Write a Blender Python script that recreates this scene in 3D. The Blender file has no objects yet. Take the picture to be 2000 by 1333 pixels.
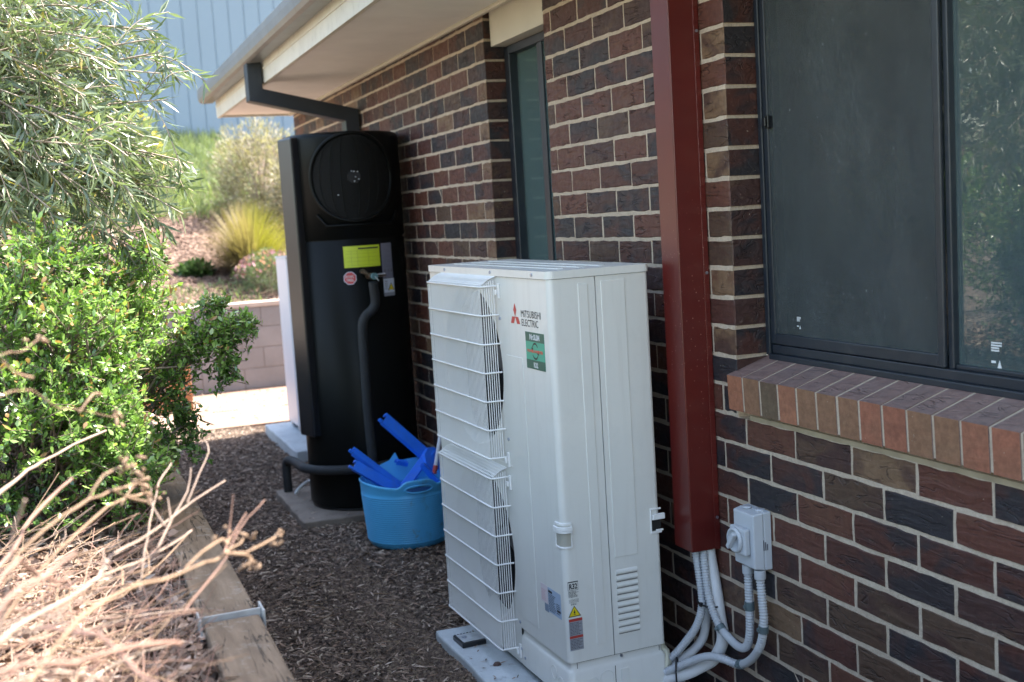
import bpy, bmesh, math, random
import numpy as np
from mathutils import Vector, Matrix
rnd = random.Random(7)
nrs = np.random.RandomState(7)
PI = math.pi
scene = bpy.context.scene
COL = scene.collection

# ------------------------------------------------------------------ camera, sky, sun, exposure
yaw, pit, rol = 0.3662, -0.1081, -0.0611
fwd = Vector((math.sin(yaw)*math.cos(pit), math.cos(yaw)*math.cos(pit), math.sin(pit)))
rt = Vector((math.cos(yaw), -math.sin(yaw), 0))
up = rt.cross(fwd)
r2 = math.cos(rol)*rt + math.sin(rol)*up
u2 = -math.sin(rol)*rt + math.cos(rol)*up
cam_d = bpy.data.cameras.new("camera")
cam = bpy.data.objects.new("camera", cam_d); COL.objects.link(cam)
m = Matrix((r2, u2, -fwd)).transposed().to_4x4()
m.translation = Vector((-1.8114, 0.0, 1.5698))
cam.matrix_world = m
cam_d.sensor_width = 36.0
cam_d.lens = 2290.6*36/2000
cam_d.clip_start = 0.05
cam_d.clip_end = 400
cam_d.dof.use_dof = True
cam_d.dof.focus_distance = 3.35
cam_d.dof.aperture_fstop = 4.2
scene.camera = cam

SUN = Vector((0.60, 0.10, 1.0)).normalized()
world = bpy.data.worlds.new("World"); scene.world = world
world.use_nodes = True
wn = world.node_tree.nodes; wl = world.node_tree.links
wn.clear()
sky = wn.new('ShaderNodeTexSky'); sky.sky_type = 'NISHITA'; sky.sun_disc = False
sky.sun_elevation = math.asin(SUN.z)
sky.sun_rotation = math.atan2(SUN.x, SUN.y)
sky.air_density = 1.0; sky.dust_density = 1.5; sky.ozone_density = 1.0
bgn = wn.new('ShaderNodeBackground'); bgn.inputs['Strength'].default_value = 0.15
wo = wn.new('ShaderNodeOutputWorld')
wb = wn.new('ShaderNodeMix'); wb.data_type = 'RGBA'; wb.blend_type = 'MULTIPLY'; wb.inputs[0].default_value = 1.0; wb.inputs[7].default_value = (1.10, 1.0, 0.88, 1)
wl.new(sky.outputs[0], wb.inputs[6]); wl.new(wb.outputs[2], bgn.inputs[0]); wl.new(bgn.outputs[0], wo.inputs[0])
sd = bpy.data.lights.new("sun", 'SUN'); sd.energy = 3.5; sd.angle = math.radians(0.5); sd.color = (1.0, 0.95, 0.87)
so = bpy.data.objects.new("sun", sd); COL.objects.link(so)
so.rotation_euler = SUN.to_track_quat('Z', 'Y').to_euler(); so.location = (3, 1, 9)
scene.view_settings.view_transform = 'Standard'
scene.view_settings.look = 'None'
scene.view_settings.exposure = 2.68
scene.view_settings.gamma = 1.0
scene.view_settings.use_curve_mapping = False
scene.cycles.max_bounces = 8
scene.cycles.diffuse_bounces = 5
scene.cycles.transparent_max_bounces = 12
scene.cycles.sample_clamp_indirect = 6.0

# ------------------------------------------------------------------ object helpers
def tag(o, label=None, cat=None, group=None, kind=None):
    if label: o['label'] = label
    if cat: o['category'] = cat
    if group: o['group'] = group
    if kind: o['kind'] = kind
    return o

def thing(name, label, cat, loc=(0, 0, 0), rotz=0.0, group=None):
    o = bpy.data.objects.new(name, None); COL.objects.link(o)
    o.empty_display_size = 0.1
    o.location = loc; o.rotation_euler = (0, 0, rotz)
    return tag(o, label, cat, group)

class MB:
    """collects faces, one mesh per build()"""
    def __init__(s): s.v = []; s.f = []; s.m = []; s.sm = []
    def add(s, vs, fs, mi=0, smooth=False):
        b = len(s.v); s.v += [tuple(q) for q in vs]
        for f in fs:
            s.f.append(tuple(i+b for i in f)); s.m.append(mi); s.sm.append(smooth)
        return s
    def box(s, x0, x1, y0, y1, z0, z1, mi=0):
        vs = [(x0,y0,z0),(x1,y0,z0),(x1,y1,z0),(x0,y1,z0),(x0,y0,z1),(x1,y0,z1),(x1,y1,z1),(x0,y1,z1)]
        return s.add(vs, [(0,3,2,1),(4,5,6,7),(0,1,5,4),(1,2,6,5),(2,3,7,6),(3,0,4,7)], mi)
    def hexa(s, b, t, mi=0):
        return s.add(list(b)+list(t), [(3,2,1,0),(4,5,6,7),(0,1,5,4),(1,2,6,5),(2,3,7,6),(3,0,4,7)], mi)
    def tube(s, pts, r, n=8, mi=0, caps=True, smooth=True, radii=None, closed=False):
        P_ = [Vector(q) for q in pts]; N = len(P_)
        vs = []; up0 = None
        for i, q in enumerate(P_):
            a = P_[(i-1) % N] if (i > 0 or closed) else q
            b = P_[(i+1) % N] if (i < N-1 or closed) else q
            t = (b-a).normalized()
            if up0 is None:
                up0 = Vector((0,0,1)) if abs(t.z) < 0.9 else Vector((0,1,0))
            sx = t.cross(up0)
            if sx.length < 1e-4: sx = t.cross(Vector((1,0.3,0)))
            sx.normalize(); sy = sx.cross(t).normalized(); up0 = sy
            rr = radii[i] if radii else r
            for k in range(n):
                an = 2*PI*k/n
                vs.append(q + sx*math.cos(an)*rr + sy*math.sin(an)*rr)
        fs = []
        for i in range(N if closed else N-1):
            j = (i+1) % N
            for k in range(n):
                k2 = (k+1) % n
                fs.append((i*n+k, i*n+k2, j*n+k2, j*n+k))
        s.add(vs, fs, mi, smooth)
        if caps and not closed:
            s.add(vs[:n], [tuple(range(n))[::-1]], mi); s.add(vs[-n:], [tuple(range(n))], mi)
        return s
    def lathe(s, prof, c=(0,0), n=48, mi=0, smooth=True, a0=0, a1=2*PI):
        vs = []; fs = []; full = abs(a1-a0-2*PI) < 1e-6; M = n if full else n+1
        for (r, z) in prof:
            for k in range(M):
                a = a0+(a1-a0)*k/n
                vs.append((c[0]+r*math.cos(a), c[1]+r*math.sin(a), z))
        for i in range(len(prof)-1):
            for k in range(n):
                k2 = (k+1) % M
                fs.append((i*M+k, i*M+k2, (i+1)*M+k2, (i+1)*M+k))
        return s.add(vs, fs, mi, smooth)
    def prism(s, poly, z0, z1, mi=0, smooth=False, caps=True):
        n = len(poly)
        vs = [(x,y,z0) for x,y in poly]+[(x,y,z1) for x,y in poly]
        s.add(vs, [(k,(k+1)%n,n+(k+1)%n,n+k) for k in range(n)], mi, smooth)
        if caps: s.add(vs, [tuple(range(n))[::-1], tuple(range(n,2*n))], mi)
        return s
    def disc(s, c, r, nrm, n=20, mi=0, th=0.003):
        nrm = Vector(nrm).normalized(); a = nrm.orthogonal().normalized(); b = nrm.cross(a); c = Vector(c)
        ring = [c+a*math.cos(2*PI*k/n)*r+b*math.sin(2*PI*k/n)*r for k in range(n)]
        top = [q+nrm*th for q in ring]
        s.add(ring+top, [(k,(k+1)%n,n+(k+1)%n,n+k) for k in range(n)]+[tuple(range(n,2*n))], mi)
        return s
    def build(s, name, mats, parent=None, bevel=0, seg=2, **kw):
        me = bpy.data.meshes.new(name); me.from_pydata(s.v, [], s.f)
        if not isinstance(mats, (list, tuple)): mats = [mats]
        for q in mats: me.materials.append(q)
        me.polygons.foreach_set('material_index', s.m); me.polygons.foreach_set('use_smooth', s.sm)
        me.update()
        o = bpy.data.objects.new(name, me); COL.objects.link(o)
        if parent: o.parent = parent
        if bevel:
            b = o.modifiers.new('bevel', 'BEVEL'); b.width = bevel; b.segments = seg; b.limit_method = 'ANGLE'; b.angle_limit = math.radians(40)
            b.harden_normals = False
        if kw: tag(o, **kw)
        return o

def big_mesh(name, V, F, mat, parent=None, tone=None, smooth=False, **kw):
    """numpy vertices, list of equal-size faces; 'tone' float per face"""
    me = bpy.data.meshes.new(name)
    F = np.asarray(F, dtype=np.int32); nf, k = F.shape
    me.vertices.add(len(V)); me.vertices.foreach_set('co', np.asarray(V, dtype=np.float32).ravel())
    me.loops.add(nf*k); me.loops.foreach_set('vertex_index', F.ravel())
    me.polygons.add(nf); me.polygons.foreach_set('loop_start', np.arange(0, nf*k, k, dtype=np.int32))
    me.polygons.foreach_set('loop_total', np.full(nf, k, dtype=np.int32))
    if smooth: me.polygons.foreach_set('use_smooth', np.ones(nf, dtype=bool))
    if tone is not None:
        a = me.attributes.new('tone', 'FLOAT', 'FACE'); a.data.foreach_set('value', np.asarray(tone, dtype=np.float32))
    me.materials.append(mat); me.update(calc_edges=True); me.validate()
    o = bpy.data.objects.new(name, me); COL.objects.link(o)
    if parent: o.parent = parent
    if kw: tag(o, **kw)
    return o

_tc = {}
def lettering(txt, size, parent, origin, right, upv, mat, name='lettering', bold=0.0, sx=1.0, align='LEFT', off=0.0006):
    cu = bpy.data.curves.new('t', 'FONT'); cu.body = txt; cu.size = size; cu.offset = bold; cu.align_x = align
    cu.resolution_u = 3
    to = bpy.data.objects.new('t', cu); COL.objects.link(to)
    dg = bpy.context.evaluated_depsgraph_get(); dg.update()
    me = bpy.data.meshes.new_from_object(to.evaluated_get(dg))
    bpy.data.objects.remove(to); bpy.data.curves.remove(cu)
    me.materials.clear(); me.materials.append(mat)
    R_ = Vector(right); U = Vector(upv); N = R_.cross(U)
    for v in me.vertices:
        v.co = Vector(origin)+R_*v.co.x*sx+U*v.co.y+N*off
    o = bpy.data.objects.new(name, me); COL.objects.link(o); o.parent = parent
    return o

def smooth_path(pts, n=6):
    P_ = [Vector(p) for p in pts]; out = []
    for i in range(len(P_)-1):
        p0 = P_[max(i-1,0)]; p1 = P_[i]; p2 = P_[i+1]; p3 = P_[min(i+2,len(P_)-1)]
        for k in range(n):
            t = k/n
            out.append(0.5*((2*p1)+(p2-p0)*t+(2*p0-5*p1+4*p2-p3)*t*t+(3*p1-p0-3*p2+p3)*t**3))
    out.append(P_[-1]); return out

# ------------------------------------------------------------------ materials
def nmat(name):
    m_ = bpy.data.materials.new(name); m_.use_nodes = True
    nt = m_.node_tree; nt.nodes.clear()
    out = nt.nodes.new('ShaderNodeOutputMaterial'); b = nt.nodes.new('ShaderNodeBsdfPrincipled')
    nt.links.new(b.outputs[0], out.inputs[0])
    return m_, nt, b, out
def N(nt, t, **kw):
    n = nt.nodes.new(t)
    for k, v in kw.items(): setattr(n, k, v)
    return n
def coords(nt, scale=(1,1,1), kind='Position'):
    if kind == 'Position': src = N(nt, 'ShaderNodeNewGeometry').outputs['Position']
    else: src = N(nt, 'ShaderNodeTexCoord').outputs[kind]
    mp = N(nt, 'ShaderNodeMapping'); mp.inputs['Scale'].default_value = scale
    nt.links.new(src, mp.inputs['Vector']); return mp.outputs[0]
def noise(nt, vec, scale, detail=3, rough=0.55, dist=0.0):
    n = N(nt, 'ShaderNodeTexNoise'); n.inputs['Scale'].default_value = scale; n.inputs['Detail'].default_value = detail
    n.inputs['Roughness'].default_value = rough; n.inputs['Distortion'].default_value = dist
    nt.links.new(vec, n.inputs['Vector']); return n.outputs['Fac']
def ramp(nt, fac, stops, interp='LINEAR'):
    r = N(nt, 'ShaderNodeValToRGB'); cr = r.color_ramp; cr.interpolation = interp
    while len(cr.elements) < len(stops): cr.elements.new(0.5)
    for e, (p, c) in zip(cr.elements, stops):
        e.position = p; e.color = (c, c, c, 1) if not hasattr(c, '__len__') else (*c, 1)
    nt.links.new(fac, r.inputs[0]); return r.outputs[0]
def mixc(nt, f, a, b, mode='MIX'):
    n = N(nt, 'ShaderNodeMix', data_type='RGBA', blend_type=mode)
    for sck, v in ((n.inputs[0], f), (n.inputs[6], a), (n.inputs[7], b)):
        if hasattr(v, 'links') or hasattr(v, 'is_linked'): nt.links.new(v, sck)
        else: sck.default_value = v if not hasattr(v, '__len__') else (*v, 1)[:4]
    return n.outputs[2]
def math_(nt, op, a, b=0.0):
    n = N(nt, 'ShaderNodeMath', operation=op)
    for sck, v in ((n.inputs[0], a), (n.inputs[1], b)):
        if hasattr(v, 'is_linked'): nt.links.new(v, sck)
        else: sck.default_value = v
    return n.outputs[0]
def bump(nt, b, h, strength=0.5, dist=0.01, prev=None):
    n = N(nt, 'ShaderNodeBump'); n.inputs['Strength'].default_value = strength; n.inputs['Distance'].default_value = dist
    nt.links.new(h, n.inputs['Height'])
    if prev is not None: nt.links.new(prev, n.inputs['Normal'])
    nt.links.new(n.outputs[0], b.inputs['Normal']); return n.outputs[0]

def simple(name, col, rough=0.5, metal=0.0, var=0.12, vscale=6.0, bs=0.0, bscale=200.0, bdist=0.002, spec=0.5, dirt=0.0, dirtcol=(0.12,0.09,0.06), streak=0.0):
    m_, nt, b, out = nmat(name)
    v = coords(nt)
    f = ramp(nt, noise(nt, v, vscale, 4), [(0.3, 1-var), (0.7, 1+var)])
    c = mixc(nt, 1.0, col, f, 'MULTIPLY')
    if dirt:
        d = ramp(nt, noise(nt, v, 14, 6, 0.7), [(0.52, 0.0), (0.75, dirt)])
        if streak:
            d2 = ramp(nt, noise(nt, coords(nt, (1,1,0.07)), 38, 4, 0.6), [(0.52, 0.0), (0.72, streak)])
            d = math_(nt, 'MAXIMUM', d, d2)
        c = mixc(nt, d, c, dirtcol)
    nt.links.new(c, b.inputs['Base Color'])
    b.inputs['Roughness'].default_value = rough; b.inputs['Metallic'].default_value = metal
    b.inputs['Specular IOR Level'].default_value = spec
    if bs: bump(nt, b, noise(nt, v, bscale, 3), bs, bdist)
    return m_

def brick_material(name, source, cut=False, dusty=False, shift=0.0):
    m_, nt, b, out = nmat(name)
    if source == 'object':
        sp = N(nt, 'ShaderNodeSeparateColor'); oi = N(nt, 'ShaderNodeObjectInfo')
        nt.links.new(oi.outputs['Color'], sp.inputs[0]); tone = sp.outputs[0]; rv = sp.outputs[1]
    else:
        at = N(nt, 'ShaderNodeAttribute', attribute_name='tone'); tone = at.outputs['Fac']
        rv = math_(nt, 'FRACT', math_(nt, 'MULTIPLY', tone, 37.7))
    if shift: tone = math_(nt, 'FRACT', math_(nt, 'ADD', math_(nt, 'MULTIPLY', rv, 0.3), shift))
    v = coords(nt)
    red1=(0.088,0.032,0.022); red2=(0.064,0.024,0.018); plum=(0.048,0.023,0.020); blue=(0.023,0.020,0.023); tan=(0.150,0.090,0.052); org=(0.20,0.095,0.048)
    if cut:
        base = ramp(nt, tone, [(0.0,(0.27,0.110,0.062)),(0.25,(0.20,0.105,0.060)),(0.40,(0.25,0.098,0.058)),(0.70,(0.115,0.080,0.050)),(0.80,(0.28,0.12,0.068)),(0.92,(0.19,0.070,0.050))], 'CONSTANT')
    else:
        base = ramp(nt, tone, [(0.0,red1),(0.26,red2),(0.50,plum),(0.64,blue),(0.90,(0.070,0.040,0.026)),(0.96,tan)], 'CONSTANT')
    t2 = math_(nt, 'FRACT', math_(nt, 'ADD', tone, 0.37))
    alt = ramp(nt, t2, [(0.0,red2),(0.2,plum),(0.35,org if cut else (0.095,0.040,0.025)),(0.62,blue if not cut else tan),(0.92,(0.080,0.045,0.028))], 'CONSTANT')
    # flashing patches, shifted for each brick
    cb = N(nt, 'ShaderNodeCombineXYZ'); nt.links.new(math_(nt,'MULTIPLY',rv,19.0), cb.inputs[0]); nt.links.new(math_(nt,'MULTIPLY',rv,7.0), cb.inputs[2])
    va = N(nt, 'ShaderNodeVectorMath', operation='ADD'); nt.links.new(v, va.inputs[0]); nt.links.new(cb.outputs[0], va.inputs[1])
    mp = N(nt, 'ShaderNodeMapping'); mp.inputs['Scale'].default_value = (1,0.6,1.2); nt.links.new(va.outputs[0], mp.inputs[0])
    patch = ramp(nt, noise(nt, mp.outputs[0], 7.0, 3, 0.6, 0.8), [(0.46, 0.0), (0.60, 0.85 if not cut else 0.25)])
    col = mixc(nt, patch, base, alt)
    grain = ramp(nt, noise(nt, va.outputs[0], 60.0, 5, 0.7), [(0.25, 0.72), (0.75, 1.3)])
    col = mixc(nt, 1.0, col, grain, 'MULTIPLY')
    # wrinkled drag-face creases
    mw = N(nt, 'ShaderNodeMapping'); mw.inputs['Scale'].default_value = (1.0, 0.30, 1.35); nt.links.new(va.outputs[0], mw.inputs[0])
    w1 = noise(nt, mw.outputs[0], 24.0, 2.0, 0.5, 0.9)
    band = math_(nt, 'ABSOLUTE', math_(nt, 'SUBTRACT', w1, 0.5))
    crease = ramp(nt, band, [(0.0, 0.0), (0.03, 1.0)])
    msk = ramp(nt, noise(nt, va.outputs[0], 13.0, 2), [(0.50, 0.0), (0.62, 1.0)])
    inv = math_(nt, 'MULTIPLY', math_(nt, 'SUBTRACT', 1.0, crease), msk)
    h1 = math_(nt, 'SUBTRACT', math_(nt, 'MULTIPLY', w1, 0.8), math_(nt, 'MULTIPLY', inv, 0.55 if not cut else 0.05))
    n1 = bump(nt, b, h1, 0.75 if not cut else 0.25, 0.010)
    fine = noise(nt, va.outputs[0], 330.0, 3, 0.7)
    bump(nt, b, fine, 0.35, 0.0018, n1)
    # specks of mortar and pale efflorescence
    if not cut:
        col = mixc(nt, math_(nt, 'MULTIPLY', inv, 0.45), col, (0.02,0.014,0.013))
    spk = ramp(nt, noise(nt, v, 150.0, 2, 0.4), [(0.755, 0.0), (0.80, 0.8)])
    smr = ramp(nt, noise(nt, v, 34.0, 6, 0.75), [(0.64, 0.0), (0.78, 0.42)])
    spk = math_(nt, 'MAXIMUM', spk, smr)
    col = mixc(nt, spk, col, (0.42,0.36,0.28))
    if dusty:
        col = mixc(nt, ramp(nt, noise(nt, v, 30, 5, 0.7), [(0.3, 0.50), (0.7, 0.80)]), col, (0.27,0.185,0.165))
    nt.links.new(col, b.inputs['Base Color'])
    rr = ramp(nt, noise(nt, va.outputs[0], 40.0, 3), [(0.3, 0.45), (0.7, 0.68)] if not cut else [(0.3, 0.75), (0.7, 0.9)])
    nt.links.new(rr, b.inputs['Roughness'])
    b.inputs['Specular IOR Level'].default_value = 0.36 if not cut else 0.3
    return m_

def mortar_material():
    m_, nt, b, out = nmat('sand_mortar')
    v = coords(nt)
    c = ramp(nt, noise(nt, v, 9, 5, 0.7), [(0.3,(0.40,0.315,0.235)),(0.7,(0.52,0.43,0.33))])
    c = mixc(nt, ramp(nt, noise(nt, v, 90, 4, 0.7), [(0.35,0.35),(0.6,0.0)]), c, (0.24,0.19,0.14))
    nt.links.new(c, b.inputs['Base Color']); b.inputs['Roughness'].default_value = 0.92
    bump(nt, b, noise(nt, v, 160, 4, 0.7), 0.7, 0.004); return m_

def leaf_material(name, stops, rough=0.45, trans=0.35, spec=0.45):
    m_, nt, b, out = nmat(name)
    at = N(nt, 'ShaderNodeAttribute', attribute_name='tone')
    c = ramp(nt, at.outputs['Fac'], stops)
    nt.links.new(c, b.inputs['Base Color']); b.inputs['Roughness'].default_value = rough
    b.inputs['Specular IOR Level'].default_value = spec
    tr = N(nt, 'ShaderNodeBsdfTranslucent'); mx = N(nt, 'ShaderNodeMixShader'); mx.inputs[0].default_value = trans
    c2 = mixc(nt, 1.0, c, (1.15,1.3,0.55), 'MULTIPLY')
    nt.links.new(c2, tr.inputs[0]); nt.links.new(b.outputs[0], mx.inputs[1]); nt.links.new(tr.outputs[0], mx.inputs[2])
    nt.links.new(mx.outputs[0], out.inputs[0]); return m_

def tone_material(name, stops, rough=0.85, bs=0.3, bscale=60, interp='LINEAR'):
    m_, nt, b, out = nmat(name)
    at = N(nt, 'ShaderNodeAttribute', attribute_name='tone')
    c = ramp(nt, at.outputs['Fac'], stops, interp)
    v = coords(nt)
    c = mixc(nt, 1.0, c, ramp(nt, noise(nt, v, bscale, 3), [(0.3,0.8),(0.7,1.2)]), 'MULTIPLY')
    nt.links.new(c, b.inputs['Base Color']); b.inputs['Roughness'].default_value = rough
    bump(nt, b, noise(nt, v, bscale*3, 3), bs, 0.003); return m_

# ------------------------------------------------------------------ shared materials
M = {}
M['brick'] = brick_material('fired_brick', 'object'); M['brick_s'] = brick_material('fired_brick_joined', 'attr')
M['brick_cut'] = brick_material('brick_cut_face', 'object', True); M['brick_top'] = brick_material('dusty_sill_brick', 'object', False, True); M['brick_reveal'] = brick_material('brick_reveal_face', 'object', False, False, 0.45)
M['mortar'] = mortar_material()
M['cream'] = simple('cream_paint', (0.55,0.51,0.43), 0.5, var=0.05)
M['soffit'] = simple('soffit_sheet', (0.84,0.82,0.77), 0.75, var=0.04)
M['gutter'] = simple('gutter_paint', (0.17,0.17,0.165), 0.33, var=0.12, dirt=0.5)
M['fascia'] = simple('fascia_paint', (0.58,0.55,0.47), 0.45, var=0.06, dirt=0.25)
M['charcoal'] = simple('charcoal_powdercoat', (0.013,0.018,0.026), 0.40, var=0.1, dirt=0.18, dirtcol=(0.10,0.09,0.08))
M['roof'] = simple('roof_steel', (0.12,0.12,0.12), 0.5)
M['dark'] = simple('dark_void', (0.012,0.012,0.013), 0.8)
M['galv'] = simple('galvanised_steel', (0.50,0.52,0.54), 0.42, metal=0.6, var=0.15, vscale=30)
M['screw'] = simple('zinc_screw', (0.42,0.46,0.55), 0.3, metal=0.9)
M['ac'] = simple('ivory_enamel', (0.70,0.69,0.645), 0.34, var=0.03, vscale=3, dirt=0.12, dirtcol=(0.40,0.37,0.32), streak=0.13)
M['ac_wire'] = simple('white_coated_wire', (0.78,0.77,0.75), 0.35, var=0.02)
M['black'] = simple('black_plastic', (0.010,0.011,0.013), 0.33, var=0.1)
M['foam_black'] = simple('black_foam_lagging', (0.016,0.018,0.020), 0.75, var=0.2, vscale=20, bs=0.3, bscale=150)

def glass_material(name, tint, refl=1.0, bw=0.0):
    m_, nt, b, out = nmat(name)
    nt.nodes.remove(b)
    tr = N(nt, 'ShaderNodeBsdfTransparent'); tr.inputs[0].default_value = (*tint, 1)
    gl = N(nt, 'ShaderNodeBsdfGlossy'); gl.inputs['Roughness'].default_value = 0.012
    fr = N(nt, 'ShaderNodeFresnel'); fr.inputs[0].default_value = 1.55
    f = math_(nt, 'MULTIPLY', fr.outputs[0], refl)
    v = coords(nt, (1,1,0.4))
    # dusty film, made denser to paint a teal haze over the pane
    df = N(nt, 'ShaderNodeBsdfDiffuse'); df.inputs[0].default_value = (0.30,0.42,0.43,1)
    dust_haze = ramp(nt, noise(nt, v, 55, 5, 0.7), [(0.40, 0.16), (0.75, 0.22)])
    m1 = N(nt, 'ShaderNodeMixShader'); nt.links.new(dust_haze, m1.inputs[0]); nt.links.new(tr.outputs[0], m1.inputs[1]); nt.links.new(df.outputs[0], m1.inputs[2])
    m2 = N(nt, 'ShaderNodeMixShader'); nt.links.new(f, m2.inputs[0]); nt.links.new(m1.outputs[0], m2.inputs[1]); nt.links.new(gl.outputs[0], m2.inputs[2])
    nt.links.new(bump_geo(nt, v), gl.inputs['Normal'])
    nt.links.new(m2.outputs[0], out.inputs[0]); return m_
def bump_geo(nt, v):
    n = N(nt, 'ShaderNodeBump'); n.inputs['Strength'].default_value = 0.04; n.inputs['Distance'].default_value = 0.01
    nt.links.new(noise(nt, v, 3, 2), n.inputs['Height']); return n.outputs[0]
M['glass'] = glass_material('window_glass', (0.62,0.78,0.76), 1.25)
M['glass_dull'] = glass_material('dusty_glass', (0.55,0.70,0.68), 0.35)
M['blind'] = simple('blind_fabric', (0.19,0.27,0.27), 0.9, var=0.08)
def flyscreen_material():
    m_, nt, b, out = nmat('fibreglass_flyscreen')
    v = coords(nt)
    b.inputs['Base Color'].default_value = (0.075,0.085,0.085,1); b.inputs['Roughness'].default_value = 0.75
    c = ramp(nt, noise(nt, coords(nt, (1,1,0.25)), 220, 4, 0.8), [(0.35,(0.026,0.032,0.034)),(0.60,(0.062,0.074,0.074)),(0.76,(0.15,0.16,0.155))])
    c = mixc(nt, 1.0, c, ramp(nt, noise(nt, coords(nt, (1,1,0.45)), 5.5, 4, 0.65), [(0.30,0.70),(0.70,1.30)]), 'MULTIPLY')
    spk_ = ramp(nt, noise(nt, coords(nt, (1,1,0.5)), 170, 1, 0.4), [(0.76,0.0),(0.80,0.6)])
    c = mixc(nt, spk_, c, (0.30,0.31,0.30))
    nt.links.new(c, b.inputs['Base Color'])
    tr = N(nt, 'ShaderNodeBsdfTransparent'); mx = N(nt, 'ShaderNodeMixShader')
    a = ramp(nt, noise(nt, v, 400, 2), [(0.35, 0.40), (0.65, 0.75)])
    nt.links.new(a, mx.inputs[0]); nt.links.new(tr.outputs[0], mx.inputs[1]); nt.links.new(b.outputs[0], mx.inputs[2])
    nt.links.new(mx.outputs[0], out.inputs[0]); return m_
M['flyscreen'] = flyscreen_material()

# ------------------------------------------------------------------ the house
YC1, YC2, YC3, YE = 2.9127, 4.197, 4.844, 9.125       # window edge, pier, pier, end of the wall
Z0 = 1.4602
CH = 0.086
house = thing('brick_house', 'single storey house of dark mottled brick with cream eaves running along the right side', 'house', (0.0, 5.0, 0.0))
def H(o):                     # parent to the house keeping world placement
    o.parent = house; o.location = Vector(o.location) - Vector(house.location); return o

rb = random.Random(3)
def brick_mesh(L, D=0.108, Hh=0.0755, cut=False):
    L -= 0.0095
    ny, nz = 6, 3
    per = []
    for i in range(ny): per.append((-L/2+L*i/ny, -Hh/2))
    for i in range(nz): per.append((L/2, -Hh/2+Hh*i/nz))
    for i in range(ny): per.append((L/2-L*i/ny, Hh/2))
    for i in range(nz): per.append((-L/2, Hh/2-Hh*i/nz))
    n = len(per); va = []; vb = []; vc = []
    for (y, z) in per:
        j = lambda s: rb.uniform(-s, s)
        yy = y+j(0.0014); zz = z+j(0.0022)
        vb.append((0.0030+j(0.0006), yy, zz)); vc.append((D, y, z))
        va.append((0.0+j(0.0008), yy*(1-0.005/L), zz*(1-0.0055/Hh)))
    mb = MB(); mb.add(va+vb+vc, [(n+k, k, (k+1) % n, n+(k+1) % n) for k in range(n)]+[(2*n+k, n+k, n+(k+1) % n, 2*n+(k+1) % n) for k in range(n)]+[tuple(range(n))[::-1]], 0)
    return mb
_bm = {}
SIDE = range(18+15, 18+18)       # faces of a brick that look towards -y
def get_brick_mesh(L, corner=False):
    key = (round(L, 3), rb.randrange(8 if abs(L-0.24) < 0.001 else 2), corner)
    if key not in _bm:
        mb = brick_mesh(key[0])
        me = bpy.data.meshes.new('brick'); me.from_pydata(mb.v, [], mb.f); me.materials.append(M['brick'])
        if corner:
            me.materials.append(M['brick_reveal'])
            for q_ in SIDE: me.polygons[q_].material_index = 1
        me.update()
        _bm[key] = me
    return _bm[key]

def row_spans(c, ya, yb, phase):
    """brick spans between ya and yb of one course with joints at phase + n*0.24"""
    out = []; n0 = math.ceil((ya-phase)/0.24+0.02)
    cuts = [ya]; y = phase+n0*0.24
    while y < yb-0.03:
        if y > ya+0.03: cuts.append(y)
        y += 0.24
    cuts.append(yb)
    return [(a, b) for a, b in zip(cuts[:-1], cuts[1:])]
bricks = []
for c in range(-17, 12):
    odd = c % 2
    if c <= -7: segs = [(-1.0, YE, 0.0 if odd else 0.12)]
    elif c == -6: segs = [(YC1+0.012, YC2, 0.12), (YC2+0.005, YE, 0.12)]
    else:
        segs = [(YC1, YC2, 0.0434 if odd else 0.1634), (YC3, YE, 0.165 if odd else 0.045)]
    for (a, b, ph) in segs:
        for (s, e) in row_spans(c, a, b, ph):
            bricks.append((c, s, e))
def proj_px(p):
    d = Vector(p)-cam.matrix_world.translation
    z = d.dot(fwd); return (1000+2290.6*d.dot(r2)/z, 666.5-2290.6*d.dot(u2)/z, z)
def hidden(x, y):
    return (850 < x < 1255 and y > 530) or (545 < x < 775 and 275 < y < 990) or (1275+0.05*y < x < 1345+0.05*y and y < 1070)
scored = []
for (c, s, e) in bricks:
    z = Z0+c*CH
    if e < 0.9: scored.append((0, c, s, e)); continue
    q = [proj_px((0, yy, zz)) for yy, zz in ((s, z), (e, z), (e, z+CH), (s, z+CH))]
    cx = sum(k[0] for k in q)/4; cy = sum(k[1] for k in q)/4
    ar = 0.5*abs(sum(q[i][0]*q[(i+1) % 4][1]-q[(i+1) % 4][0]*q[i][1] for i in range(4)))
    if not (-20 < cx < 2030 and -25 < cy < 1360) or hidden(cx, cy): ar = 0
    scored.append((ar, c, s, e))
scored.sort(key=lambda t: -t[0])
SV = []; SF = []; ST = []
_last = {}
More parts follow.
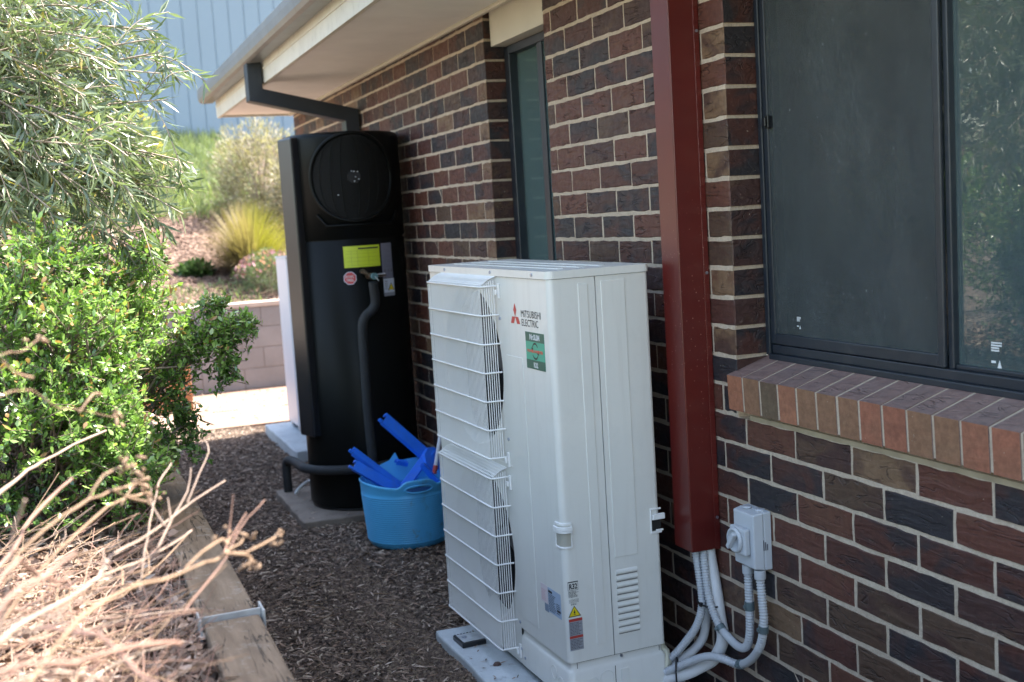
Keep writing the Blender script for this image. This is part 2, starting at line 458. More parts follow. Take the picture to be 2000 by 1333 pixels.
for i, (ar, c, s, e) in enumerate(scored):
    L = e-s; z = Z0+(c+0.5)*CH; y = (s+e)/2
    tone = rb.random()
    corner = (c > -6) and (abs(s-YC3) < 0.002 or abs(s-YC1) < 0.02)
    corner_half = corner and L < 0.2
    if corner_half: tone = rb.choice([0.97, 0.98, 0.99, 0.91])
    dx = rb.uniform(-0.0012, 0.0012)
    if i < 298 and ar > 0:
        o = bpy.data.objects.new('brick', get_brick_mesh(L, corner)); COL.objects.link(o)
        o.parent = house; o.location = (dx, y-5.0, z); o.color = (tone, rb.random(), 0, 1)
        o.rotation_euler = (rb.uniform(-.003,.003), rb.uniform(-.006,.006), rb.uniform(-.004,.004))
    else:
        mb = brick_mesh(L) if ar > 0 else MB().box(0, 0.1, -L/2+.005, L/2-.005, -0.0378, 0.0378)
        b0 = len(SV)
        SV += [(vx+dx, vy+y-5.0, vz+z) for vx, vy, vz in mb.v]
        SF += [tuple(k+b0 for k in f) for f in mb.f]; tl = [tone]*len(mb.f)
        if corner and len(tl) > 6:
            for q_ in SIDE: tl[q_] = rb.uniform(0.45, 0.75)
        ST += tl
me = bpy.data.meshes.new('brick'); me.from_pydata(SV, [], SF); me.materials.append(M['brick_s'])
at = me.attributes.new('tone', 'FLOAT', 'FACE'); at.data.foreach_set('value', ST); me.update()
o = bpy.data.objects.new('brick', me); COL.objects.link(o); o.parent = house; o['kind'] = 'stuff'

# mortar bed behind the bricks, one sheet per wall area, with the reveals
mw = MB()
mx0, mx1 = 0.0020, 0.105
mw.box(mx0, mx1, -1.0, YE-0.002, -0.05, Z0-6*CH-0.004)
mw.box(mx0, mx1, -7.0, -1.003, -0.05, 2.50)
mw.box(mx0, mx1, YC1+0.0085, YC2-0.0085, Z0-6*CH-0.004, 2.50)
mw.box(mx0, mx1, YC2-0.004, YC3+0.004, Z0-6*CH-0.004, Z0-5*CH)
mw.box(mx0, mx1, YC3+0.0085, YE-0.002, Z0-6*CH-0.004, 2.50)
H(mw.build('mortar_wall', M['mortar']))
iw = MB(); iw.box(0.20, 7.5, 9.0, YE, -0.05, 2.5); iw.box(0.20, 7.5, -7.0, -6.9, -0.05, 2.5); iw.box(0.108, 0.2, YC2+0.9, YE, 0, 2.5)
iw.box(0.108,0.2,-1.0,2.0,0,0.9)
H(iw.build('inner_wall', simple('plaster', (0.4,0.38,0.35), 0.9)))

# rowlock sill under the large window
ys = 2.923
k = 0
while ys > -0.9:
    w = 0.0765; j = rb.uniform(-0.0012, 0.0012)
    y1 = ys-j; y0 = ys-w
    fx = -0.0315+rb.uniform(-0.0015, 0.0006); zt = 1.068+rb.uniform(-0.001, 0.001)
    mb = MB()
    pf = [(fx, zt), (0.135, 1.119), (0.135, 1.010), (fx+0.004, 0.967)]
    vs = [(a, yy-(y0+y1)/2, b-1.04) for yy in (y0, y1) for a, b in pf]
    mb.add(vs, [(0,1,2,3), (7,6,5,4)], 0); mb.add(vs, [(4,5,1,0)], 0); mb.add(vs, [(5,6,2,1),(6,7,3,2)], 0); mb.add(vs, [(0,3,7,4)], 1)
    o = mb.build('sill_brick', [M['brick_top'], M['brick_cut']], house, bevel=0.003, seg=2)
    o.location = (0, (y0+y1)/2-5.0, 1.04); o.color = (rb.random(), rb.random(), 0, 1)
    ys -= 0.0862; k += 1
ms = MB()
pf = [(-0.0298, 1.0668), (0.13, 1.1172), (0.13, 1.0), (-0.0262, 0.970)]
vs = [(a, yy, b) for yy in (-0.9, 2.919) for a, b in pf]
ms.add(vs, [(0,1,2,3),(7,6,5,4),(4,5,1,0),(5,6,2,1),(6,7,3,2),(0,3,7,4)])
H(ms.build('sill_mortar', M['mortar']))
mb = MB().box(0.0, 0.105, -0.9, 2.86, 0.9405, 0.953); H(mb.build('bed_mortar', simple('stained_mortar', (0.33,0.27,0.18), 0.95, bs=0.6, bscale=120, var=0.2, vscale=12)))

# windows
def frame_bar(mb, x0, x1, y0, y1, z0, z1): mb.box(x0, x1, y0, y1, z0, z1)
fx0, fx1 = 0.098, 0.165
wm = MB()
frame_bar(wm, fx0, fx1, 2.893, 2.9120, 1.115, 2.44)           # jamb
frame_bar(wm, fx0+0.022, fx1, 2.866, 2.893, 1.15, 2.44)
frame_bar(wm, fx0-0.010, fx1, -0.9, 2.884, 1.105, 1.122)      # sill lip
frame_bar(wm, fx0+0.004, fx1, -0.9, 2.884, 1.122, 1.147)
frame_bar(wm, fx0, fx1, -0.9, 2.884, 2.40, 2.44)
frame_bar(wm, fx0+0.014, fx1, 2.157, 2.1735, 1.147, 2.40)      # fixed mullion
frame_bar(wm, fx0+0.020, fx1, -0.9, 2.157, 1.147, 1.158)
win = H(wm.build('window', M['charcoal'], bevel=0.0025))
def sub(o, parent=win): o.parent = parent; return o
def subw(o, parent):          # child of a part whose origin sits at world 0,0,0 minus house offset
    o.parent = parent; return o
sm_ = MB()
sm_.box(fx0+0.005, fx0+0.0215, 2.870, 2.892, 1.149, 2.398)     # sash stiles and rail
sm_.box(fx0+0.002, fx0+0.0135, 2.174, 2.196, 1.149, 2.398)
sm_.box(fx0+0.004, fx0+0.018, 2.1965, 2.8695, 1.149, 1.180)
sm_.box(fx0+0.004, fx0+0.018, 2.1965, 2.8695, 2.36, 2.398)
subw(sm_.build('sliding_sash', M['charcoal'], bevel=0.003), win)
subw(MB().box(fx0+0.010, fx0+0.0115, 2.1955, 2.8705, 1.178, 2.365).build('flyscreen', M['flyscreen']), win)
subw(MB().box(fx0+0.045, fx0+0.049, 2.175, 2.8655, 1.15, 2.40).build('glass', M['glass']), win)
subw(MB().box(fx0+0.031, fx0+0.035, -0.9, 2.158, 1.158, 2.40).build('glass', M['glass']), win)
subw(MB().box(0.22, 0.224, -0.95, 3.0, 1.0, 2.46).build('blind', M['blind']), win)
lt = MB().box(fx0-0.006, fx0+0.016, 2.852, 2.869, 1.765, 1.80); lt.box(fx0-0.014, fx0-0.008, 2.855, 2.866, 1.77, 1.795)
subw(lt.build('latch', M['black'], bevel=0.002), win)
M['white_ink'] = simple('white_ink', (0.6,0.62,0.62), 0.6)
M['black_ink'] = simple('black_ink', (0.02,0.02,0.022), 0.5)
def glass_mark(y, z, x, s):
    mk = MB()
    for k in range(4): mk.box(x-0.0006, x, y-0.010*s-0.006*s*(k < 2), y+0.008*s, z-0.0045*s*k, z-0.0045*s*k+0.0026*s)
    mk.box(x-0.0006, x, y-0.002*s, y+0.008*s, z-0.034*s, z-0.030*s); mk.add([(x-0.0006,y-0.016*s,z-0.042*s),(x-0.0006,y-0.006*s,z-0.042*s),(x-0.0006,y-0.011*s,z-0.028*s)], [(0,1,2)])
    subw(mk.build('glass_mark', M['white_ink']), win)
glass_mark(2.760, 1.232, fx0+0.0095, 0.75); glass_mark(2.045, 1.215, fx0+0.0305, 1.3)

nm = MB()
frame_bar(nm, 0.09, 0.16, 4.787, 4.8435, 0.98, 2.288); frame_bar(nm, 0.09, 0.16, 4.198, 4.787, 2.252, 2.288)
frame_bar(nm, 0.09, 0.16, 4.198, 4.787, 0.98, 1.02); frame_bar(nm, 0.09, 0.16, 4.198, 4.235, 1.02, 2.252)
frame_bar(nm, 0.092, 0.16, 4.435, 4.475, 1.02, 2.252); frame_bar(nm, 0.100, 0.16, 4.4755, 4.505, 1.02, 2.252); frame_bar(nm, 0.104, 0.16, 4.51, 4.787, 1.02, 1.05)
nw = H(nm.build('window', M['charcoal'], bevel=0.0025, label='tall narrow window in the recess between the two brick piers'))
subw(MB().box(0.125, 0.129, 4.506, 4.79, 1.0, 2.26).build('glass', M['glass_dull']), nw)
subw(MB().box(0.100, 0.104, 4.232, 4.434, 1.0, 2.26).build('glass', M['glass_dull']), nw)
subw(MB().box(0.1301, 0.134, 4.0, 5.0, 0.95, 2.4).build('blind', simple('dark_blind', (0.035,0.055,0.055), 0.8)), nw)
H(MB().box(0.030, 0.16, 4.199, 4.842, 2.290, 2.4395).build('head_panel', M['cream'], bevel=0.003))
H(MB().box(0.0, 0.16, 4.199, 4.842, 0.95, 0.978).build('narrow_sill', M['mortar']))

# eaves: soffit in sheets, quirk bead, fascia, gutter, roof
ye0 = -7.0; yend = 9.17
yy = ye0; 
while yy < yend-0.01:
    y2 = min(yy+1.2, yend)
    H(MB().box(-0.548, 0.12, yy+0.0015, y2-0.0015, 2.440, 2.446).build('soffit_sheet', M['soffit'])); yy = y2
H(MB().box(-0.548, 0.12, ye0, yend, 2.4465, 2.455).build('soffit_backing', M['dark']))
bead = MB(); bead.box(-0.024, -0.001, ye0, yend, 2.4195, 2.4395); H(bead.build('quad_bead', M['cream'], bevel=0.006))
fa = MB(); fa.box(-0.566, -0.549, ye0, yend, 2.420, 2.560); fa.box(-0.5485, -0.542, ye0, yend, 2.42, 2.4385)
fa.box(-0.5725, -0.5665, ye0, yend, 2.500, 2.508)
H(fa.build('fascia', M['fascia'], bevel=0.002))
H(MB().box(-0.566, 0.3, yend+0.001, yend+0.018, 2.425, 2.56).build('barge_board', M['fascia'], bevel=0.002))
gp = [(-0.5735,2.545),(-0.583,2.537),(-0.655,2.533),(-0.676,2.540),(-0.688,2.560),(-0.692,2.600),(-0.690,2.636),(-0.684,2.642),(-0.678,2.637),(-0.684,2.602),(-0.680,2.563),(-0.670,2.547),(-0.652,2.540),(-0.590,2.543),(-0.5735,2.63)]
gm = MB(); n = len(gp); yg = yend+0.06
gm.add([(x,ye0,z) for x,z in gp]+[(x,yg,z) for x,z in gp], [(k,k+1,n+k+1,n+k) for k in range(n-1)])
gm.add([(-0.5735,yg,2.545),(-0.583,yg,2.537),(-0.655,yg,2.533),(-0.676,yg,2.540),(-0.688,yg,2.560),(-0.692,yg,2.600),(-0.690,yg,2.638),(-0.5735,yg,2.63)], [tuple(range(8))])
H(gm.build('gutter', M['gutter']))
rf = MB()
rz = lambda x: 2.615+(x+0.64)*0.42
vs = [(-0.655,ye0,rz(-0.655)),(4.0,ye0,rz(4.0)),(4.0,yend+0.05,rz(4.0)),(-0.655,yend+0.05,rz(-0.655))]
rf.hexa(vs, [(a,b,c_+0.03) for a,b,c_ in vs]); rf.box(0.3, 3.8, ye0, yend, 2.46, 2.6)
rf.add([(-0.5,yend,2.56),(4.0,yend,2.56),(4.0,yend,rz(4.0)),(-0.5,yend,rz(-0.5))], [(0,1,2,3)])
H(rf.build('roof', M['roof']))

# rectangular downpipe: drop, sloping arm, wall length
def rect_tube(mb, pts, w, d, wd):
    """pts in the x-z plane at constant y; wd = width along y, d = depth in plane"""
    P_ = [Vector(p) for p in pts]; offs = []
    for i, q in enumerate(P_):
        dirs = []
        if i > 0: dirs.append((q-P_[i-1]).normalized())
        if i < len(P_)-1: dirs.append((P_[i+1]-q).normalized())
        nn = [Vector((-t.z, 0, t.x)) for t in dirs]
        a = sum(nn, Vector())
        a.normalize(); s = 1/max(0.3, a.dot(nn[0])); offs.append(a*(d/2*s))
    vs = []
    for q, o_ in zip(P_, offs):
        for sg, yo in ((1,-wd/2),(1,wd/2),(-1,wd/2),(-1,-wd/2)): vs.append(q+o_*sg+Vector((0,yo,0)))
    k = len(P_)
    fs = [(i*4+j, i*4+(j+1) % 4, (i+1)*4+(j+1) % 4, (i+1)*4+j) for i in range(k-1) for j in range(4)]
    mb.add(vs, fs+[(0,3,2,1),tuple((k-1)*4+j for j in range(4))])
yd = 7.10
dp = MB(); rect_tube(dp, [(-0.620,yd,2.545),(-0.620,yd,2.352),(-0.055,yd,2.222),(-0.055,yd,0.02)], 0, 0.085, 0.115)
H(dp.build('downpipe', M['charcoal'], bevel=0.004))
ds = MB()
for z in (2.10, 1.2): ds.box(-0.101, -0.0015, yd-0.062, yd+0.062, z-0.015, z+0.015)
H(ds.build('pipe_strap', M['charcoal']))

# ------------------------------------------------------------------ red duct cover on the wall
def red_paint():
    m_, nt, b, out = nmat('red_oxide_enamel')
    v = coords(nt)
    c = ramp(nt, noise(nt, v, 5, 3), [(0.3,(0.085,0.0085,0.007)),(0.7,(0.105,0.011,0.008))])
    vo = N(nt, 'ShaderNodeTexVoronoi'); vo.inputs['Scale'].default_value = 75; nt.links.new(v, vo.inputs['Vector'])
    sp = ramp(nt, vo.outputs['Distance'], [(0.10, 1.0), (0.17, 0.0)])
    geo = N(nt, 'ShaderNodeSeparateXYZ'); nt.links.new(v, geo.inputs[0])
    hz = ramp(nt, math_(nt, 'MULTIPLY', geo.outputs[2], 0.4), [(0.30, 0.12), (0.42, 1.0), (0.54, 1.0), (0.66, 0.0)])
    ms_ = math_(nt, 'MULTIPLY', math_(nt, 'MULTIPLY', sp, hz), ramp(nt, noise(nt, v, 60, 1), [(0.45,0.0),(0.6,0.75)]))
    c = mixc(nt, ms_, c, (0.40,0.22,0.17))
    nt.links.new(c, b.inputs['Base Color']); b.inputs['Roughness'].default_value = 0.34; b.inputs['Specular IOR Level'].default_value = 0.6
    bump(nt, b, noise(nt, v, 90, 2), 0.05, 0.002); return m_
M['red'] = red_paint()
dc = thing('duct_cover', 'tall dark red metal duct cover fixed to the brick pier above the conduits', 'duct cover', (-0.05, 3.10, 0.515))
dm = MB(); dm.box(-0.0505, 0.050, -0.050, 0.055, 0.0, 1.9235)
dm.build('cover', M['red'], dc, bevel=0.003)
fl = MB(); fl.box(0.030, 0.0475, -0.0535, -0.0505, 0.0, 1.922); 
for k in range(48): fl.box(0.0303, 0.0472, -0.0552, -0.0537, 0.02+k*0.04, 0.02+k*0.04+rb.uniform(0.018,0.037))
fl.build('folded_flange', M['red'], dc, bevel=0.0012)
sc = MB()
for z in (0.10, 0.845, 1.55): sc.disc((0.0385,-0.0553,z), 0.0045, (0,-1,0), 10)
sc.build('screw', M['screw'], dc)

# ------------------------------------------------------------------ concrete pads
def concrete(name, c0, c1, **k):
    m_, nt, b, out = nmat(name); v = coords(nt)
    c = ramp(nt, noise(nt, v, 7, 6, 0.7), [(0.3,c0),(0.7,c1)])
    c = mixc(nt, ramp(nt, noise(nt, v, 30, 5, 0.7), [(0.58,0.0),(0.72,0.6)]), c, tuple(q*0.45 for q in c0))
    pv = N(nt, 'ShaderNodeTexVoronoi'); pv.inputs['Scale'].default_value = 120; nt.links.new(v, pv.inputs['Vector'])
    pit_ = math_(nt, 'MULTIPLY', ramp(nt, pv.outputs['Distance'], [(0.05,1.0),(0.2,0.0)]), ramp(nt, noise(nt, v, 40, 1), [(0.5,0.0),(0.6,0.7)]))
    c = mixc(nt, pit_, c, (0.05,0.04,0.035))
    nt.links.new(c, b.inputs['Base Color']); b.inputs['Roughness'].default_value = 0.85
    bump(nt, b, noise(nt, v, 110, 5, 0.7), 0.5, 0.003); return m_
M['conc'] = concrete('pale_concrete', (0.40,0.43,0.45), (0.52,0.56,0.58))
M['paver'] = concrete('brown_concrete', (0.17,0.135,0.11), (0.25,0.205,0.165))
M['slab'] = concrete('warm_concrete', (0.215,0.135,0.095), (0.27,0.18,0.13))

def slab_thing(name, label, x0, x1, y0, y1, z1, mat, bev=0.008, hh=0.09, jag=0.004):
    t = bmesh.new(); bmesh.ops.create_grid(t, x_segments=14, y_segments=14, size=0.5)
    r = random.Random(hash(name) % 100 if False else len(label))
    for v in t.verts:
        e = (abs(v.co.x) > 0.49) or (abs(v.co.y) > 0.49)
        v.co.x *= (x1-x0); v.co.y *= (y1-y0)
        if e: v.co.x += r.uniform(-jag, jag); v.co.y += r.uniform(-jag, jag)
        v.co.z = r.uniform(-0.0012, 0.0012)
    ret = bmesh.ops.extrude_face_region(t, geom=t.faces[:])
    for q in ret['geom']:
        if isinstance(q, bmesh.types.BMVert): q.co.z -= hh
    bmesh.ops.recalc_face_normals(t, faces=t.faces)
    me = bpy.data.meshes.new(name); t.to_mesh(me); t.free(); me.materials.append(mat)
    o = bpy.data.objects.new(name, me); COL.objects.link(o); o.location = ((x0+x1)/2, (y0+y1)/2, z1)
    b = o.modifiers.new('bevel', 'BEVEL'); b.width = bev; b.segments = 2; b.limit_method = 'ANGLE'; b.angle_limit = math.radians(50)
    return tag(o, label, 'concrete pad')
slab_thing('concrete_pad', 'pale concrete pad under the large ivory air conditioner, with a dark rubber foot on it', -0.628, -0.06, 2.95, 4.06, 0.050, M['conc'])
slab_thing('paver', 'square brown concrete paver under the black hot water tank', -0.745, -0.06, 5.93, 6.78, 0.052, M['paver'])
slab_thing('concrete_pad', 'thick pale concrete pad under the white cabinet behind the black tank', -0.44, -0.02, 7.70, 8.95, 0.085, M['conc'])
# stone chip lying on the pad
stp = MB(); 
for k in range(7):
    a = 2*PI*k/7; stp.v.append((0.016*math.cos(a), 0.013*math.sin(a), 0))
for k in range(7):
    a = 2*PI*k/7+0.2; stp.v.append((0.010*math.cos(a), 0.009*math.sin(a), 0.009))
stp.f = [(k,(k+1)%7,7+(k+1)%7,7+k) for k in range(7)]+[tuple(range(7,14))]; stp.m = [0]*8; stp.sm = [False]*8
o = stp.build('stone', simple('dark_scoria', (0.09,0.055,0.045), 0.9)); o.location = (-0.545, 3.63, 0.0508)
tag(o, 'small dark brown stone chip lying on the pale pad beside the air conditioner', 'stone')

# ------------------------------------------------------------------ the large outdoor unit
L_, D_ = 1.10, 0.335
ac = thing('air_conditioner', 'large ivory air conditioner unit with two white wire grilles and a green sticker', 'air conditioner', (-0.478, 3.159, 0.0), 0.02)
R0 = 0.020
def arc(cx, cy, r, a0, a1, n=6): return [(cx+r*math.cos(a0+(a1-a0)*k/n), cy+r*math.sin(a0+(a1-a0)*k/n)) for k in range(n+1)]
def wall_strip(mb, plan, z0, z1, smooth=True):
    n = len(plan); vs = [(x,y,z0) for x,y in plan]+[(x,y,z1) for x,y in plan]
    mb.add(vs, [(k,n+k,n+k+1,k+1) for k in range(n-1)], 0, smooth)
ZB, ZS, ZT = 0.075, 0.203, 1.370
fp = MB()
wall_strip(fp, [(0.1525,0.0),(0.08,0.0),(0.03,0.0)]+arc(R0, R0, R0, -PI/2, -PI, 8)+[(0,R0+0.001)], ZS, ZT)
fp.add([(0,R0,ZS),(0,0.372,ZS),(0,0.372,ZT),(0,R0,ZT)], [(0,3,2,1)])
YC, RH = 0.675, 0.281
def hole_cell(mb, y0, y1, z0, z1, yc, zc, r):
    angs = sorted([2*PI*k/56 for k in range(56)]+[math.atan2(z-zc, y-yc) % (2*PI) for y in (y0,y1) for z in (z0,z1)])
    inn = []; outp = []
    for a in angs:
        c, s = math.cos(a), math.sin(a)
        inn.append((0, yc+r*c, zc+r*s))
        t = min([((y1-yc)/c) if c > 1e-9 else 1e9, ((y0-yc)/c) if c < -1e-9 else 1e9, ((z1-zc)/s) if s > 1e-9 else 1e9, ((z0-zc)/s) if s < -1e-9 else 1e9])
        outp.append((0, yc+t*c, zc+t*s))
    n = len(angs)
    mb.add(inn+outp, [(k, (k+1) % n, n+(k+1) % n, n+k) for k in range(n)])
hole_cell(fp, 0.372, L_-R0, 0.742, ZT, YC, 1.0575, RH)
hole_cell(fp, 0.372, L_-R0, ZB, 0.742, YC, 0.4275, RH)
wall_strip(fp, [(0,L_-R0-0.001)]+arc(R0, L_-R0, R0, PI, PI/2, 8)+[(D_,L_)], ZB, ZT)
for zc in (1.0575, 0.4275):          # bellmouth rings
    pr = [(RH, 0.0), (RH-0.006, 0.004), (RH-0.012, 0.016), (RH-0.014, 0.075)]
    vs = []; nseg = 56
    for (r, x) in pr:
        for k in range(nseg): vs.append((x, YC+r*math.cos(2*PI*k/nseg), zc+r*math.sin(2*PI*k/nseg)))
    fp.add(vs, [(i*nseg+k, i*nseg+(k+1) % nseg, (i+1)*nseg+(k+1) % nseg, (i+1)*nseg+k) for i in range(3) for k in range(nseg)], 0, True)
fp.build('front_panel', M['ac'], ac)
sp = MB()
wall_strip(sp, [(D_,0.30),(D_,R0)]+arc(D_-0.014, 0.014, 0.014, 0, -PI/2, 5)+[(0.1555,0.0)], ZS, ZT)
sp.add([(D_,0.30,ZB),(D_,L_,ZB),(D_,L_,ZT),(D_,0.30,ZT)], [(0,1,2,3)])
sp.add([(0.1555,0.0,ZS),(0.1555,0.01,ZS),(0.1555,0.01,ZT),(0.1555,0,ZT)], [(0,1,2,3)])
sp.build('service_panel', M['ac'], ac)
core = MB(); core.box(0.020, D_-0.020, 0.020, 0.370, 0.10, 1.366); core.box(0.10, D_-0.004, 0.37, L_-0.015, 0.08, 1.366)
core.build('inner_casing', M['dark'], ac)
bp = MB()                                                       # base panels below the seam
bplan = [(D_,0.30),(D_,0.02)]+arc(D_-0.014, 0.013, 0.0145, 0, -PI/2, 4)+[(0.03,-0.0015)]+arc(R0, R0, R0+0.0015, -PI/2, -PI, 8)+[(-0.0015,0.3725)]
iplan = [(D_-0.008,0.30),(D_-0.008,0.02)]+arc(D_-0.020, 0.018, 0.010, 0, -PI/2, 4)+[(0.03,0.008)]+arc(R0+.002, R0+.002, R0-0.008, -PI/2, -PI, 8)+[(0.007,0.3725)]
mplan = [(a*0.5+c*0.5, b*0.5+d*0.5) for (a,b),(c,d) in zip(bplan, iplan)]
nb = len(bplan)
vs = [(x,y,ZB) for x,y in bplan]+[(x,y,0.168) for x,y in bplan]+[(x,y,0.176) for x,y in mplan]+[(x,y,0.182) for x,y in iplan]+[(x,y,0.1985) for x,y in iplan]
bp.add(vs, [(i*nb+k, i*nb+k+1, (i+1)*nb+k+1, (i+1)*nb+k) for i in range(4) for k in range(nb-1)], 0, True)
bp.build('base_panel', M['ac'], ac)
jp = MB(); jn = [(x+(0.004 if x < 0.1 else -0.004), y+0.004) for x, y in iplan]; wall_strip(jp, jn, 0.190, 0.206); jp.build('seam_gap', M['dark'], ac)
for bx_ in ((0.1525, 0.1545, -0.0022, -0.001, 0.077, 0.168), (0.0285, 0.030, 0.0070, 0.0076, 0.181, 0.202), (0.3135, 0.315, 0.0070, 0.0076, 0.181, 0.202)):
    MB().box(*bx_).build('panel_joint', M['dark'], ac)
lid = MB()
lp = arc(R0, R0, R0+0.004, -PI, -PI/2, 6)+arc(D_-0.014, 0.014, 0.018, -PI/2, 0, 5)+[(D_+0.004, L_+0.004)]+arc(R0, L_-R0, R0+0.004, PI/2, PI, 6)
lid.prism(lp, 1.3715, 1.3945)
lid.build('lid', M['ac'], ac, bevel=0.005, seg=3)
rbm = MB()
for x in (0.075, 0.145, 0.215): rbm.box(x, x+0.022, 0.09, 1.02, 1.3942, 1.3975)
rbm.build('lid_rib', M['ac'], ac, bevel=0.0028, seg=2)
# embossed panels
def emboss(pts, name='raised_panel', th=0.0022):
    mb = MB(); mb.box(*pts); return mb.build(name, M['ac'], ac, bevel=min(0.002, th), seg=2)
emboss((0.096,0.128,-0.0024,0.0005,0.246,1.352)); emboss((0.172,0.252,-0.0024,0.0005,0.506,1.355))
emboss((-0.0018,0.0005,0.222,0.352,0.246,1.120)); emboss((0.172,0.20,-0.0040,-0.001,0.085,0.155))
for k in range(10):
    z = 0.2665+k*0.0206
    lv = MB(); vs = []
    for x in (0.173, 0.246):
        for (yy, zz) in ((0,0),(-0.0045,0.0015),(-0.0058,0.006),(-0.0040,0.0125),(0,0.0155)): vs.append((x,yy,z+zz))
    lv.add(vs, [(0,1,6,5),(1,2,7,6),(2,3,8,7),(3,4,9,8)], 0, True); lv.add(vs, [(4,3,2,1,0),(5,6,7,8,9)])
    lv.build('louvre', M['ac'], ac)
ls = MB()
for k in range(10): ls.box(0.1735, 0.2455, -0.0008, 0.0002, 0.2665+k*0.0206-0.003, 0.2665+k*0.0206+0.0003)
ls.build('louvre_shade', simple('louvre_shadow_gap', (0.20,0.20,0.20), 0.6), ac)  # grey strips painted as the shade under each louvre lip
# grab handles
def corner_plan(off, ya=0.040, xb=0.031): return [(-off, ya)]+[(-off, R0+0.004)]+arc(R0, R0, R0+off, PI, 1.5*PI, 6)+[(xb, -off)]
def corner_strip(mb, o0, o1, z0, z1, **k):
    a = corner_plan(o0, **k); b = corner_plan(o1, **k); n = len(a)
    vs = [(x,y,z0) for x,y in a]+[(x,y,z0) for x,y in b]+[(x,y,z1) for x,y in b]+[(x,y,z1) for x,y in a]
    fs = []
    for i in range(4):
        j = (i+1) % 4; fs += [(i*n+k_, j*n+k_, j*n+k_+1, i*n+k_+1) for k_ in range(n-1)]
    fs += [(0,n,2*n,3*n)[::-1],(n-1,2*n-1,3*n-1,4*n-1)]
    mb.add(vs, fs)
hb = MB()
corner_strip(hb, 0.0003, 0.0045, 0.632, 0.640); corner_strip(hb, 0.0003, 0.0045, 0.560, 0.566)
corner_strip(hb, 0.0003, 0.0045, 0.566, 0.632, ya=0.044, xb=0.0) if False else None
hb.box(0.0285, 0.0325, -0.0045, -0.0003, 0.5605, 0.6395); hb.box(-0.0045, -0.0003, 0.0385, 0.0425, 0.5605, 0.6395)
corner_strip(hb, 0.0003, 0.0100, 0.6085, 0.6155); corner_strip(hb, 0.0046, 0.0115, 0.6160, 0.6280)
hb.build('handle', M['ac_wire'], ac, bevel=0.0014)
hr = MB(); corner_strip(hr, 0.0002, 0.0012, 0.567, 0.608); hr.build('handle_recess_shade', simple('shaded_ivory', (0.42,0.40,0.34), 0.6), ac)  # ivory darkened to paint the shade inside the handle cup
hb = MB(); hb.box(0.300, 0.338, -0.0045, -0.0003, 0.634, 0.640); hb.box(0.300, 0.338, -0.0045, -0.0003, 0.560, 0.566); hb.box(0.300, 0.304, -0.0045, -0.0003, 0.566, 0.634)
hb.box(0.306, 0.348, -0.010, -0.0003, 0.604, 0.622); hb.box(0.318, 0.343, -0.006, -0.0003, 0.566, 0.572)
hb.build('handle', M['ac_wire'], ac, bevel=0.0016)
hr = MB(); hr.box(0.3045, 0.337, -0.0010, -0.0002, 0.568, 0.602); hr.build('handle_recess_shade', M['dark'], ac)  # near-black plate stands in for shade inside this handle
# knock-outs
def ring(mb, c, r, nrm, tr=0.0011):
    nrm = Vector(nrm); a = nrm.orthogonal().normalized(); b = nrm.cross(a)
    mb.tube([Vector(c)+a*math.cos(2*PI*k/26)*r+b*math.sin(2*PI*k/26)*r for k in range(26)], tr, 5, closed=True)
ko = MB()
for (x, z, r) in ((0.078,0.128,0.018),(0.125,0.136,0.023),(0.085,0.088,0.016)): ring(ko, (x,-0.0018,z), r, (0,-1,0))
for (y, z, r) in ((0.115,0.140,0.021),(0.065,0.120,0.019),(0.09,0.092,0.014)): ring(ko, (-0.0018,y,z), r, (-1,0,0))
ko.build('knockout_ring', M['ac'], ac)
# screws
sc = MB()
for (y, z) in ((0.899,1.383),(0.447,1.383),(0.106,1.383)): sc.disc((-0.0042,y,z), 0.0052, (-1,0,0), 10, 0, 0.0035)
for (y, z) in ((0.392,1.235),(0.381,0.838),(0.377,0.221),(0.395,0.752),(0.35,0.105),(0.38,0.128)): sc.disc((-0.0002,y,z), 0.0050, (-1,0,0), 10, 0, 0.0035)
for (x, z) in ((0.180,0.193),): sc.disc((x,0.0068,z), 0.0050, (0,-1,0), 10, 0, 0.0035)
sc.build('screw', M['screw'], ac)
fk = MB(); fk.box(0.05, 0.30, 0.12, 0.19, 0.050, 0.0745); fk.box(0.05, 0.30, 0.78, 0.85, 0.050, 0.0745); fk.build('mounting_foot', M['galv'], ac)
# fans
for zc in (1.0575, 0.4275):
    fn = MB(); nh = 24
    fn.disc((0.045,YC,zc), 0.052, (-1,0,0), nh, 0, 0.02)
    for b_ in range(3):
        a0 = b_*2*PI/3+0.35; vs = []; rs = [0.045,0.10,0.16,0.215,0.255]; na = 9
        for r in rs:
            for k in range(na):
                a = a0+(k/(na-1))*(1.45-0.5*(0.255-r)/0.2)+0.5*(r/0.255)**2
                vs.append((0.035+0.045*(k/(na-1)), YC+r*math.cos(a), zc+r*math.sin(a)))
        fn.add(vs, [(i*na+k, i*na+k+1, (i+1)*na+k+1, (i+1)*na+k) for i in range(len(rs)-1) for k in range(na-1)], 0, True)
    fn.build('fan', simple('fan_grey_plastic', (0.11,0.11,0.115), 0.5), ac)
